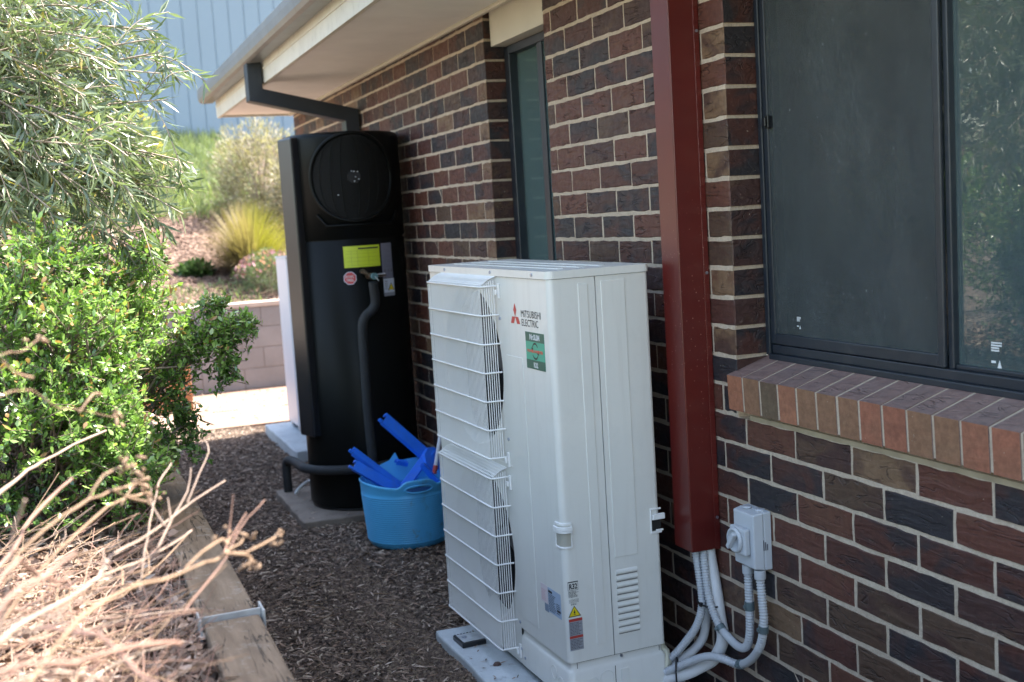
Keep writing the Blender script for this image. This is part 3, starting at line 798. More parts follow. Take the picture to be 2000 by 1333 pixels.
# wire grilles
for (zt, zb) in ((1.340, 0.775), (0.708, 0.125)):
    yk, yf, px_ = 0.412, 0.938, -0.058
    g = MB()
    topz = zt+0.030
    def wire(pts, r=0.0016, n=4): g.tube(pts, r, n, caps=False, smooth=False)
    nfront = 46
    for k in range(nfront):
        y = yk+(yf-yk)*k/(nfront-1)
        wire([(-0.003,y,topz),(-0.030,y,topz-0.008),(px_+0.004,y,zt+0.004),(px_,y,zt-0.004),(px_,y,zb)], 0.00165)
    for k in range(1, 7):
        x = px_-px_*k/7.4
        zz = zt+0.004+ (topz-0.008-zt-0.004)*min(1, k/4.5)
        wire([(x,yk-0.003,zz-0.004),(x,yk-0.003,zb)], 0.00165); wire([(x,yf+0.003,zz-0.004),(x,yf+0.003,zb)], 0.00165)
    for k in range(6):                   # fine rods across the sloping hood
        t = (k+0.6)/6; x = px_+(0-px_)*t; zz = zt+0.003+(topz-zt-0.003)*min(1, t*1.15)
        wire([(x,yk-0.004,zz),(x,yf+0.004,zz)], 0.0015)
    gw = g.build('grille_wires', M['ac_wire'], ac); gw['kind'] = 'stuff'
    for k in range(7):
        z = zt-(zt-zb)*k/6
        rd = MB(); rd.tube([(-0.001,yk-0.012,z),(-0.012,yk-0.008,z),(px_-0.001,yk-0.006,z),(px_-0.0042,yk+0.006,z),(px_-0.0042,yf-0.006,z),(px_-0.001,yf+0.006,z),(-0.004,yf+0.006,z)], 0.0029, 8)
        rd.build('grille_rod', M['ac_wire'], ac)
    for z in (zt-0.022, zb-0.012):
        cl = MB(); cl.box(-0.007, -0.0003, yk-0.033, yk-0.020, z-0.018, z+0.030); cl.box(-0.014, -0.0075, yk-0.024, yk-0.012, z-0.006, z+0.010)
        cl.build('grille_clip', M['ac_wire'], ac, bevel=0.0015)
    ch = MB(); ch.box(-0.0012, 0.001, yk-0.02, yf+0.02, topz+0.001, topz+0.012) if zt > 1 else ch.box(-0.0012,0.001,yk-0.05,yf+0.03,0.748,0.752)
    ch.build('pressed_ledge', M['ac'], ac)

# printed labels
def ink(name, col): 
    if name not in M: M[name] = simple(name, col, 0.4, var=0.02)
    return M[name]
FR, FU = (0,-1,0), (0,0,1)           # front face: reading direction towards the corner
def front_plate(name, y0, y1, z0, z1, mat, off=0.0006, th=0.0004, parent=ac, **kw):
    return MB().box(-off-th, -off, y0, y1, z0, z1).build(name, mat, parent, **kw)
def side_plate(name, x0, x1, z0, z1, mat, off=0.0006, th=0.0004, parent=ac, **kw):
    return MB().box(x0, x1, -off-th, -off, z0, z1).build(name, mat, parent, **kw)
em = MB()
a_ = 0.0250; yc_, zc_ = 0.2625, 1.2477
for ang in (PI/2, PI/2+2*PI/3, PI/2-2*PI/3):
    u = (math.cos(ang), math.sin(ang)); w = (-u[1], u[0])
    pts = [(0,0),(0.866*a_*u[0]+0.5*a_*w[0],0.866*a_*u[1]+0.5*a_*w[1]),(1.732*a_*u[0],1.732*a_*u[1]),(0.866*a_*u[0]-0.5*a_*w[0],0.866*a_*u[1]-0.5*a_*w[1])]
    em.add([(-0.0007, yc_-p[0], zc_+p[1]) for p in pts], [(0,1,2,3)])
em.build('printed_emblem', ink('red_ink', (0.52,0.035,0.030)), ac)
def fit_text(txt, size, width, parent, origin, right, upv, mat, bold=0.0, off=0.0007, name='lettering'):
    o = lettering(txt, size, parent, origin, right, upv, mat, name, bold, 1.0, 'LEFT', off)
    ax = 0 if abs(right[0]) > 0.5 else 1
    cs = [v.co[ax] for v in o.data.vertices]; w = max(cs)-min(cs); s = width/w
    for v in o.data.vertices: v.co[ax] = origin[ax]+(v.co[ax]-origin[ax])*s
    return o
fit_text('MITSUBISHI', 0.031, 0.150, ac, (0, 0.216, 1.2505), FR, FU, M['black_ink'], 0.0)
fit_text('ELECTRIC', 0.031, 0.127, ac, (0, 0.214, 1.2230), FR, FU, M['black_ink'], 0.0)
gs = front_plate('green_sticker', 0.047, 0.188, 1.094, 1.207, ink('teal_print', (0.045,0.36,0.24)))
front_plate('sticker_band', 0.047, 0.188, 1.178, 1.207, ink('dark_green_print', (0.012,0.105,0.075)), 0.00105, 0.0002, gs)
front_plate('sticker_band', 0.047, 0.188, 1.094, 1.122, ink('dark_green_print', (0.012,0.105,0.075)), 0.00105, 0.0002, gs)
fit_text('Mr.SLIM', 0.022, 0.075, gs, (0, 0.156, 1.185), FR, FU, M['white_ink'], 0.0012, 0.0014)
fit_text('R32', 0.021, 0.032, gs, (0, 0.134, 1.100), FR, FU, M['white_ink'], 0.0010, 0.0014)
ar = MB()
for (a0, a1) in ((0.55, PI-0.35), (PI+0.55, 2*PI-0.35)):
    n_ = 14; vs = []
    for k in range(n_+1):
        a = a0+(a1-a0)*k/n_; tw_ = 0.0032*(1-abs(k/n_-0.45))
        for s_ in (-1, 1): vs.append((-0.0013, 0.1175-(0.0225+s_*tw_)*math.cos(a), 1.150+(0.0235+s_*tw_)*math.sin(a)))
    ar.add(vs, [(2*k,2*k+1,2*k+3,2*k+2) for k in range(n_)])
    e = a1+0.12; c0 = Vector((-0.0013, 0.1175-0.0225*math.cos(e), 1.150+0.0235*math.sin(e)))
    tdir = Vector((0, 0.0225*math.sin(e), 0.0235*math.cos(e))).normalized(); nd = Vector((0,-tdir.z,tdir.y))
    ar.add([c0+tdir*0.011, c0-tdir*0.004+nd*0.007, c0-tdir*0.004-nd*0.007], [(0,1,2)])
ar.build('printed_arrows', M['black_ink'], gs)
fit_text('POWER INVERTER', 0.011, 0.118, gs, (0, 0.176, 1.1455), FR, FU, ink('orange_ink', (0.62,0.12,0.08)), 0.0006, 0.0019)

def fine_print(face, a0, a1, z0, z1, rows, mat, parent, off=0.0012, seed=1):
    r = random.Random(seed); mb = MB(); st = (z1-z0)/rows
    sgn = -1 if face == 'front' else 1
    for i in range(rows):
        z = z1-(i+0.75)*st; x = 0.0; W = abs(a1-a0); lim = W*r.uniform(0.7, 1.0)
        while x < lim-0.0005:
            w = min(r.uniform(0.0015, 0.0075), lim-x)
            p0, p1 = a0+sgn*x, a0+sgn*(x+w)
            if face == 'front': mb.add([(-off,p0,z),(-off,p1,z),(-off,p1,z+st*0.5),(-off,p0,z+st*0.5)], [(0,1,2,3)])
            else: mb.add([(p0,-off,z),(p1,-off,z),(p1,-off,z+st*0.5),(p0,-off,z+st*0.5)], [(0,1,2,3)])
            x += w+0.0013
    return mb.build('fine_print', mat, parent)
lb = front_plate('rating_plate', 0.036, 0.130, 0.331, 0.410, ink('pale_blue_label', (0.36,0.45,0.58)))
fine_print('front', 0.126, 0.074, 0.335, 0.392, 11, M['black_ink'], lb, seed=2); fine_print('front', 0.070, 0.040, 0.340, 0.375, 6, M['black_ink'], lb, seed=4)
front_plate('printed_strip', 0.098, 0.127, 0.394, 0.402, M['black_ink'], 0.0011, 0.0001, lb)
front_plate('printed_strip', 0.040, 0.066, 0.350, 0.354, M['black_ink'], 0.0012, 0.0001, lb)
pk = front_plate('serial_label', 0.132, 0.184, 0.352, 0.411, ink('pink_white_label', (0.66,0.58,0.60)), 0.0011)
fine_print('front', 0.180, 0.140, 0.358, 0.395, 7, ink('pink_ink', (0.62,0.38,0.40)), pk, 0.0016, 5)
front_plate('grey_label', 0.1315, 0.160, 0.326, 0.3515, ink('grey_blue_label', (0.20,0.25,0.33)))
# side face labels
SR = (1,0,0)
rl = MB(); 
for (x0,x1,z0,z1) in ((0.009,0.043,0.4545,0.4575),(0.009,0.043,0.4300,0.4308),(0.009,0.0098,0.4308,0.4545),(0.0422,0.043,0.4308,0.4545)): rl.box(x0,x1,-0.0009,-0.0005,z0,z1)
rr_ = rl.build('refrigerant_label', M['black_ink'], ac)
fit_text('R32', 0.0225, 0.027, rr_, (0.0125, 0, 0.4345), SR, FU, M['black_ink'], 0.0008, 0.0008)
fine_print('side', 0.010, 0.043, 0.408, 0.428, 6, M['black_ink'], rr_, 0.0008, 8)
ic = MB()
for k in range(4):
    x = 0.0105+k*0.0085
    for (a,b,c,d) in ((x,x+0.0065,0.392,0.3925),(x,x+0.0065,0.4015,0.402),(x,x+0.0005,0.3925,0.4015),(x+0.006,x+0.0065,0.3925,0.4015),(x+0.0028,x+0.0036,0.3945,0.400)): ic.box(a,b,-0.0009,-0.0006,c,d)
ic.build('printed_icons', M['black_ink'], ac)
fine_print('side', 0.016, 0.038, 0.384, 0.390, 2, M['black_ink'], ac, 0.0009, 12)
def tri(mb, cx, z0, h, off, mi=0):
    w = h*0.62; mb.add([(cx-w,-off,z0),(cx+w,-off,z0),(cx,-off,z0+h)], [(0,1,2)], mi)
tm = MB(); tri(tm, 0.0265, 0.348, 0.0345, 0.0008); tg = tm.build('warning_triangle', M['black_ink'], ac)
tm = MB(); tri(tm, 0.0265, 0.3505, 0.0285, 0.0011); tm.build('triangle_field', ink('warning_yellow', (0.72,0.56,0.015)), tg)
tm = MB(); tm.add([(0.0225,-0.0014,0.3545),(0.0305,-0.0014,0.3545),(0.0305,-0.0014,0.356),(0.0225,-0.0014,0.356)],[(0,1,2,3)])
tm.add([(0.0245,-0.0014,0.358),(0.0285,-0.0014,0.358),(0.0295,-0.0014,0.3625),(0.0278,-0.0014,0.3655),(0.0268,-0.0014,0.3715),(0.0252,-0.0014,0.3655),(0.0236,-0.0014,0.3625)],[(0,1,2,3,4,5,6)])
tm.build('flame_symbol', M['black_ink'], tg)
wl_ = side_plate('warning_label', 0.006, 0.051, 0.243, 0.342, ink('grey_label', (0.29,0.30,0.33)))
side_plate('red_band', 0.006, 0.051, 0.3335, 0.342, ink('red_band_ink', (0.42,0.045,0.035)), 0.0011, 0.0002, wl_); side_plate('red_band', 0.006, 0.051, 0.2810, 0.2885, ink('red_band_ink', (0.42,0.045,0.035)), 0.0011, 0.0002, wl_)
fine_print('side', 0.009, 0.049, 0.291, 0.331, 9, ink('dark_grey_ink', (0.10,0.10,0.12)), wl_, 0.0013, 21); fine_print('side', 0.009, 0.049, 0.247, 0.279, 7, ink('dark_grey_ink', (0.10,0.10,0.12)), wl_, 0.0013, 22)
# expanding foam seal round the pipe entry
fb = bmesh.new(); bmesh.ops.create_icosphere(fb, subdivisions=4, radius=1.0)
from mathutils import noise as mnoise
for v in fb.verts:
    d = v.co.normalized(); s = 1+0.35*mnoise.noise(d*2.6)+0.22*abs(mnoise.noise(d*7))
    v.co = Vector((d.x*0.026*s, d.y*0.045*s, d.z*0.072*s))
for f in fb.faces: f.smooth = True
me = bpy.data.meshes.new('foam_seal'); fb.to_mesh(me); fb.free(); me.materials.append(simple('cream_expanding_foam', (0.55,0.53,0.42), 0.8, bs=0.5, bscale=120))
o = bpy.data.objects.new('foam_seal', me); COL.objects.link(o); o.parent = ac; o.location = (0.340, 0.048, 0.120)
fb2 = MB(); 
for k in range(9): fb2.disc((D_+0.001, 0.002, 0.20-0.0), 0.001, (0,-1,0), 5)
# rubber foot on the pad
rfm = MB(); rfm.box(-0.045, 0.045, -0.05, 0.05, 0.0, 0.016); 
for k in range(8): rfm.box(-0.045, -0.041, -0.048+k*0.0125, -0.041+k*0.0125, 0.016, 0.0185)
for k in range(7): rfm.box(-0.041+k*0.012, -0.035+k*0.012, 0.046, 0.05, 0.016, 0.0185)
t = thing('rubber_foot', 'flat black and grey rubber foot lying on the pale pad under the lower grille', 'rubber foot', (-0.555, 3.885, 0.0505), 0.03)
rfm.build('rubber_block', M['black'], t, bevel=0.002)
MB().box(-0.036, 0.045, -0.040, 0.040, 0.0165, 0.0195).build('steel_plate', M['galv'], t, bevel=0.002)
dsc = MB(); dsc.disc((-0.018,0.004,0.0195), 0.009, (0,0,1), 14, 0, 0.004); dsc.build('bolt', M['screw'], t)

# ------------------------------------------------------------------ isolator switch
M['grey_pl'] = simple('pale_grey_plastic', (0.47,0.49,0.52), 0.38, var=0.02)
iso = thing('isolator_switch', 'pale grey isolator switch with a rotary knob on the brick wall below the window', 'switch', (0.0, 2.824, 0.52))
def taper(mb, x0, x1, w0, w1, y0, y1, z0, z1, t0=0.0):
    mb.hexa([(x0,y0,z0),(x0,y1,z0),(x0,y1,z1),(x0,y0,z1)], [(x1,y0+w0,z0+w1),(x1,y1-w0,z0+w1),(x1,y1-w0,z1-w1),(x1,y0+w0,z1-w1)])
ib = MB(); taper(ib, -0.0008, -0.026, 0.001, 0.001, -0.057, 0.057, 0.003, 0.172); taper(ib, -0.0262, -0.058, 0.005, 0.006, -0.0565, 0.0565, 0.0035, 0.1715)
ib.build('housing', M['grey_pl'], iso, bevel=0.004)
ik = MB(); ik.box(-0.078, -0.0585, -0.036, 0.044, 0.046, 0.124); ik.build('knob_surround', M['grey_pl'], iso, bevel=0.006, seg=3)
kd = MB(); kd.lathe([(0.0,0.0),(0.037,0.0),(0.037,0.005),(0.034,0.009),(0.029,0.010),(0.027,0.006),(0.0,0.006)], n=36)
for i, v in enumerate(kd.v): kd.v[i] = (-0.0785-v[2], v[1]+0.010, v[0]+0.086)
kn = kd.build('rotary_knob', M['grey_pl'], iso)
kb = MB(); kb.box(-0.100, -0.0845, -0.007, 0.007, -0.029, 0.029); b_ = kb.build('knob_grip', M['grey_pl'], kn, bevel=0.003)
b_.location = (0, 0.010, 0.086); b_.rotation_euler = (0.65, 0, 0)
for (xx, yy) in ((-0.018,-0.028),(-0.030,0.020)):
    c_ = MB(); c_.lathe([(0.0,0.004),(0.0125,0.004),(0.014,0.0025),(0.014,0.0)], c=(xx,yy), n=24)
    o = c_.build('entry_plug', M['grey_pl'], iso); o.location = (0,0,0.1712)
for (yy) in (0.022, -0.040):
    c_ = MB(); c_.lathe([(0.0165,0.004),(0.0165,-0.022),(0.0155,-0.024),(0.0,-0.024)], c=(-0.034,yy), n=24); c_.build('conduit_socket', M['grey_pl'], iso)
fine_ = MB()
for k in range(3): fine_.box(-0.030+k*0.006, -0.027+k*0.006, -0.0575, -0.0568, 0.062, 0.092-k*0.006)
fine_.build('moulded_mark', ink('dark_grey_ink', (0.10,0.10,0.12)), iso)

# ------------------------------------------------------------------ conduits and insulated pipes
PIPE_A = [(-0.026,3.080,0.60),(-0.024,3.078,0.50),(-0.022,3.050,0.376),(-0.022,3.035,0.300),(-0.024,3.020,0.240),(-0.036,3.050,0.175),(-0.062,3.085,0.140),(-0.105,3.13,0.105),(-0.150,3.18,0.085)]
PIPE_F = [(-0.020,3.110,0.60),(-0.018,3.110,0.45),(-0.018,3.115,0.330),(-0.024,3.130,0.225),(-0.049,3.15,0.172),(-0.094,3.18,0.132),(-0.145,3.20,0.105)]
PIPE_B = [(-0.070,3.105,0.60),(-0.062,3.095,0.50),(-0.054,3.085,0.376),(-0.056,3.085,0.323),(-0.066,3.105,0.262),(-0.088,3.145,0.199),(-0.117,3.175,0.150),(-0.145,3.20,0.120)]
PIPE_C = [(-0.048,3.070,0.60),(-0.050,3.068,0.503),(-0.052,3.050,0.390),(-0.050,3.030,0.335),(-0.046,2.995,0.290),(-0.038,2.945,0.262)]
M['corr'] = simple('grey_corrugated_conduit', (0.44,0.455,0.475), 0.5, var=0.03)
M['lag'] = simple('white_pipe_lagging', (0.62,0.62,0.62), 0.6, var=0.05, vscale=15, bs=0.15, bscale=80, dirt=0.12)
M['clip'] = simple('grey_green_clip', (0.10,0.135,0.145), 0.35)
def resample(path, step):
    out = [path[0]]; acc = 0
    for a, b in zip(path[:-1], path[1:]):
        d = (b-a).length; t = step-acc
        while t <= d: out.append(a+(b-a)*(t/d)); t += step
        acc = (acc+d) % step if d < 1e9 else 0
    out.append(path[-1]); return out
def even(path, step):
    L = [0]
    for a, b in zip(path[:-1], path[1:]): L.append(L[-1]+(b-a).length)
    n = max(2, int(L[-1]/step)); out = []; j = 0
    for i in range(n+1):
        s = L[-1]*i/n
        while j < len(L)-2 and L[j+1] < s: j += 1
        u = (s-L[j])/max(1e-9, L[j+1]-L[j]); out.append(path[j].lerp(path[j+1], u))
    return out
def conduit(label, pts, r=0.0125, smooth_from=None, group=None):
    base = Vector(pts[-1])
    path = even(smooth_path(pts, 8), 0.0021)
    radii = []
    for i in range(len(path)):
        f = i/(len(path)-1)
        plain = smooth_from and smooth_from[0] < f < smooth_from[1]
        radii.append(r*1.02 if plain else r*(1.05 if (i % 4) < 2 else 0.84))
    mb = MB(); mb.tube([p-base for p in path], r, 10, radii=radii)
    o = mb.build('corrugated_conduit', M['corr']); o.location = base
    return tag(o, label, 'conduit', group), path
def pipe(name, label, pts, r, mat, cat='pipe', n=14):
    base = Vector(pts[-1]); path = even(smooth_path(pts, 8), 0.012)
    mb = MB(); mb.tube([p-base for p in path], r, n); o = mb.build(name, mat); o.location = base
    return tag(o, label, cat), path
pipe('insulated_pipe', 'thick white lagged pipe from the red cover swinging down behind the two ribbed conduits', PIPE_A, 0.0190, M['lag'])
pipe('insulated_pipe', 'thin white lagged pipe curving between the ribbed conduits into the air conditioner', PIPE_F, 0.0140, M['lag'])
conduit('ribbed grey conduit on the left under the red cover, curving back into the air conditioner', PIPE_B, 0.0125)
oc, pc = conduit('ribbed grey conduit from the red cover sweeping right to the isolator switch', PIPE_C+[(-0.036,2.900,0.256),(-0.034,2.868,0.272),(-0.034,2.850,0.315),(-0.034,2.846,0.38),(-0.034,2.846,0.45),(-0.034,2.846,0.498)], 0.0125, (0.50, 0.64))
oe, pe = conduit('ribbed grey conduit from the isolator switch looping low to the air conditioner', [(-0.034,2.784,0.498),(-0.034,2.777,0.426),(-0.034,2.774,0.374),(-0.034,2.795,0.299),(-0.034,2.853,0.233),(-0.038,2.917,0.199),(-0.060,2.965,0.204),(-0.080,3.026,0.194),(-0.110,3.100,0.154),(-0.150,3.165,0.110)], 0.0125, (0.33, 0.52))
def clip_at(parent, path, f, r, ln=0.028):
    i = int(f*(len(path)-1)); p = path[i]; t = (path[min(i+3, len(path)-1)]-path[max(i-3, 0)]).normalized()
    mb = MB(); mb.tube([p-t*ln/2, p+t*ln/2], r, 14); mb.tube([p-t*0.004-Vector((r*1.1,0,0)), p+t*0.004-Vector((r*1.1,0,0))], 0.005, 8)
    c_ = mb.build('saddle_clip', M['clip'], parent); c_.location = -parent.location
clip_at(oc, pc, 0.475, 0.0148, 0.016); clip_at(oc, pc, 0.86, 0.0148, 0.024)
clip_at(oe, pe, 0.225, 0.0150, 0.022); clip_at(oe, pe, 0.53, 0.0148, 0.018)
tie = MB(); cx, cy, cz = -0.040, 3.070, 0.345
tie.tube([(cx+0.030*math.cos(2*PI*k/24), cy+0.042*math.sin(2*PI*k/24), cz+0.004*math.sin(2*PI*k/24)) for k in range(24)], 0.0032, 6, closed=True); tie.box(cx-0.034, cx-0.026, cy-0.012, cy-0.001, cz-0.006, cz+0.006)
tag(tie.build('cable_tie', M['black']), 'black cable tie round the pipes just below the red cover', 'cable tie')
tie = MB(); tie.tube([(-0.128+0.012*math.cos(2*PI*k/20), 3.128+0.014*math.cos(2*PI*k/20), 0.118+0.048*math.sin(2*PI*k/20)) for k in range(20)], 0.003, 6, closed=True)
tie.box(-0.144,-0.134,3.108,3.118,0.075,0.088)
tag(tie.build('cable_tie', M['black']), 'black cable tie round the pipes at the lower back of the air conditioner', 'cable tie')

# ------------------------------------------------------------------ black hot water tank
TC = (-0.322, 6.28); TR = 0.308
tank = thing('hot_water_tank', 'tall round black hot water tank with a fan guard and a yellow sticker', 'water heater', (TC[0], TC[1], 0.053))
def tk_gloss():
    m_, nt, b, out = nmat('black_satin_steel'); v = coords(nt)
    b.inputs['Base Color'].default_value = (0.0045,0.0052,0.0050,1); b.inputs['Roughness'].default_value = 0.36; b.inputs['Specular IOR Level'].default_value = 0.13
    r = ramp(nt, noise(nt, v, 4, 5, 0.7), [(0.3,0.33),(0.7,0.44)]); nt.links.new(r, b.inputs['Roughness']); return m_
M['tank'] = tk_gloss()
tb = MB()
tb.lathe([(0.0,0.012),(TR-0.014,0.012),(TR-0.006,0.018),(TR-0.003,0.03),(TR-0.003,1.428),(TR-0.008,1.432),(TR-0.008,1.438),(TR,1.442),(TR,1.96),(TR-0.002,1.975),(TR-0.008,1.984),(TR-0.02,1.990),(0.0,1.996)], n=96)
tb.build('tank_body', M['tank'], tank)
tb = MB(); tb.lathe([(0.0,0.0),(TR-0.012,0.0),(TR-0.012,0.0115),(0.0,0.0115)], n=64); tb.build('base_ring', M['black'], tank)
def cyp(phi, z, off=0.0):      # phi in degrees from the camera-facing side (-y) towards +x; z world
    a = math.radians(phi); r = TR+off
    return Vector((r*math.sin(a), -r*math.cos(a), z-0.053))
FZ, FR_, FP = 1.806, 0.222, -3.0
def fpt(u, v, off): return cyp(FP+math.degrees(u/TR), FZ+v, off)
rg = MB(); n_ = 84
rg.tube([fpt((FR_+0.004)*math.cos(2*PI*k/n_), (FR_+0.004)*math.sin(2*PI*k/n_), 0.004) for k in range(n_)], 0.011, 10, closed=True)
rg.build('fan_ring', M['tank'], tank)
dk = MB(); vs = [fpt(0,0,0.0012)]+[fpt(FR_*0.98*r_*math.cos(2*PI*k/48), FR_*0.98*r_*math.sin(2*PI*k/48), 0.0012) for r_ in (0.25,0.5,0.75,1) for k in range(48)]
fs = [(0,1+(k+1) % 48,1+k) for k in range(48)]+[(1+i*48+k,1+i*48+(k+1) % 48,1+(i+1)*48+(k+1) % 48,1+(i+1)*48+k) for i in range(3) for k in range(48)]
dk.add(vs, fs); dk.build('fan_recess', M['dark'], tank)
sl = MB()
k = -0.205
while k < 0.21:
    h = math.sqrt(max(0, (FR_*0.97)**2-k*k)); m_n = 14
    sl.tube([fpt(-h+2*h*i/m_n, k, 0.0055) for i in range(m_n+1)], 0.0017, 4, caps=False); k += 0.0085
g_ = sl.build('fan_guard', M['tank'], tank); g_['kind'] = 'stuff'
ar = MB()
for s_ in (-1, 1):
    for cu in (0.045, 0.10, 0.155):
        pts = []
        for i in range(17):
            v = -1+2*i/16; u = cu*(1.0 if abs(v) < 2 else 1); bulge = math.sqrt(max(0, 1-v*v))
            vv = v*math.sqrt(max(0.01, (FR_*0.96)**2-(cu*0.75)**2)); pts.append(fpt(s_*(cu*0.55+0.045*0+cu*0.45*bulge)+(-0.02), vv, 0.0085))
        ar.tube(pts, 0.0022, 5, caps=False)
ar.build('guard_rib', M['tank'], tank)
hb_ = MB(); 
c0 = fpt(0.0, 0.0, 0.002); nrm = (cyp(FP, FZ, 1)-cyp(FP, FZ, 0)).normalized()
hb_.disc(c0, 0.034, nrm, 28, 0, 0.012); hb_.build('fan_hub', M['dark'], tank)
hs = MB()
for (u, v) in ((0.0,0.028),(0.018,0.026),(-0.012,0.030),(0.006,0.0),(0.022,-0.012),(0.0,-0.022),(-0.085,-0.088)): hs.disc(fpt(u, v, 0.017 if abs(u) < 0.05 else 0.008), 0.0038, nrm, 6)
hs.build('hub_fixings', M['screw'], tank)
lp_ = MB(); h1 = [fpt(-0.155+i*0.045, -0.245+(0.0 if i else 0.0), 0.007) for i in range(9)]
lp_.tube([fpt(-0.205,-0.185,0.006)]+h1+[fpt(0.255,-0.185,0.006)], 0.007, 8); lp_.build('moulded_lip', M['tank'], tank)
# side cover strip
cvm = MB(); 
ang = math.radians(-73); ex = Vector((math.sin(ang), -math.cos(ang), 0)); tx = Vector((-ex.y, ex.x, 0))
def cbox(mb, r0, r1, t0, t1, z0, z1): mb.hexa([ex*r0+tx*t0+Vector((0,0,z0)), ex*r1+tx*t0+Vector((0,0,z0)), ex*r1+tx*t1+Vector((0,0,z0)), ex*r0+tx*t1+Vector((0,0,z0))], [ex*r0+tx*t0+Vector((0,0,z1)), ex*r1+tx*t0+Vector((0,0,z1)), ex*r1+tx*t1+Vector((0,0,z1)), ex*r0+tx*t1+Vector((0,0,z1))])
cbox(cvm, 0.285, 0.338, -0.075, 0.075, 0.40, 1.975); cvm.build('side_cover', M['black'], tank, bevel=0.010, seg=3)
def patch(name, p0, p1, z0, z1, mat, off=0.0008, parent=tank, n=8, slant=0.0, **kw):
    mb = MB(); vs = []
    for i in range(n+1):
        for z in (z0, z1): vs.append(cyp(p0+(p1-p0)*i/n, z, off-0.003*(z < 1.49)))
    mb.add(vs, [(2*i,2*i+2,2*i+3,2*i+1) for i in range(n)]); return mb.build(name, mat, parent, **kw)
ys_ = patch('yellow_sticker', -18.3, 18.4, 1.341, 1.452, ink('yellow_label', (0.50,0.60,0.03)))
def tank_text(txt, size, phi0, phi1, z, mat, parent, off=0.0018):
    """lettering bent round the tank"""
    o = lettering(txt, size, parent, (0,0,0), (1,0,0), (0,0,1), mat, 'lettering', 0.0004)
    w = max(v.co.x for v in o.data.vertices)
    for v in o.data.vertices:
        q = cyp(phi0+(phi1-phi0)*v.co.x/w, z+v.co.z, off-0.003); v.co = q
    return o
patch('printed_strip', -4, 17, 1.4335, 1.4415, M['black_ink'], 0.0013, ys_)
gl_ = MB()
def cline(mb, pa, za, pb, zb, w=0.0007, off=0.0013):
    n = 6
    for i in range(n):
        a = i/n; b = (i+1)/n
        mb.add([cyp(pa+(pb-pa)*a, za+(zb-za)*a-w, off-.003), cyp(pa+(pb-pa)*b, za+(zb-za)*b-w, off-.003), cyp(pa+(pb-pa)*b+(0.25 if pa == pb else 0), za+(zb-za)*b+w, off-.003), cyp(pa+(pb-pa)*a+(0.25 if pa == pb else 0), za+(zb-za)*a+w, off-.003)], [(0,1,2,3)])
for z in (1.352,1.372,1.392,1.412,1.426): cline(gl_, -16, z, 16, z, 0.0005)
for p in (-11,-5,6): cline(gl_, p, 1.350, p, 1.430, 0.0001)
gl_.build('printed_grid', ink('olive_ink', (0.22,0.27,0.03)), ys_)
g1 = patch('grey_label', 20.2, 33.8, 1.272, 1.457, ink('lilac_grey_label', (0.17,0.17,0.22)))
gl_ = MB()
for i in range(14): cline(gl_, 22, 1.447-i*0.0088, 29+3*math.sin(i*2.1), 1.447-i*0.0088, 0.0006)
for p in (22.5,27,31): 
    for k in range(5): cline(gl_, p, 1.306+k*0.003, p+1.6, 1.306+k*0.003, 0.0013)
gl_.build('fine_print', ink('dark_grey_ink', (0.10,0.10,0.12)), g1)
w1 = patch('white_label', 20.6, 34.6, 1.178, 1.270, ink('white_label', (0.56,0.60,0.70)))
patch('printed_strip', 20.6, 34.6, 1.178, 1.196, ink('grey_print', (0.25,0.26,0.30)), 0.0013, w1)
def ctri(p, z0, h, off, mat, nm, par):
    mb = MB(); w = math.degrees(h*0.6/TR); mb.add([cyp(p-w,z0,off-.003),cyp(p+w,z0,off-.003),cyp(p,z0+h,off-.003)], [(0,1,2)]); return mb.build(nm, mat, par)
ctri(30, 1.207, 0.040, 0.0014, M['black_ink'], 'warning_triangle', w1); ctri(30, 1.210, 0.031, 0.0020, M['warning_yellow'], 'triangle_field', w1)
gl_ = MB()
for i in range(5): cline(gl_, 22, 1.256-i*0.010, 25.5, 1.256-i*0.010, 0.0016)
gl_.build('fine_print', ink('dark_grey_ink', (0.10,0.10,0.12)), w1)
oc_ = MB(); pr_ = [cyp(-13.6+math.degrees(0.0355*math.cos(PI/8+k*PI/4)/TR), 1.287+0.0355*math.sin(PI/8+k*PI/4), -0.0018) for k in range(8)]; oc_.add(pr_, [tuple(range(8))])
o1 = oc_.build('octagon_sticker', ink('white_label', (0.56,0.60,0.70)), tank)
oc_ = MB(); pr_ = [cyp(-13.6+math.degrees(0.0315*math.cos(PI/8+k*PI/4)/TR), 1.287+0.0315*math.sin(PI/8+k*PI/4), -0.0010) for k in range(8)]; oc_.add(pr_, [tuple(range(8))])
oc_.build('red_field', ink('sticker_red', (0.50,0.045,0.055)), o1)
tank_text('DO NOT', 0.019, -18.3, -8.9, 1.289, M['white_ink'], o1); tank_text('DRILL', 0.019, -17.2, -10.0, 1.271, M['white_ink'], o1)
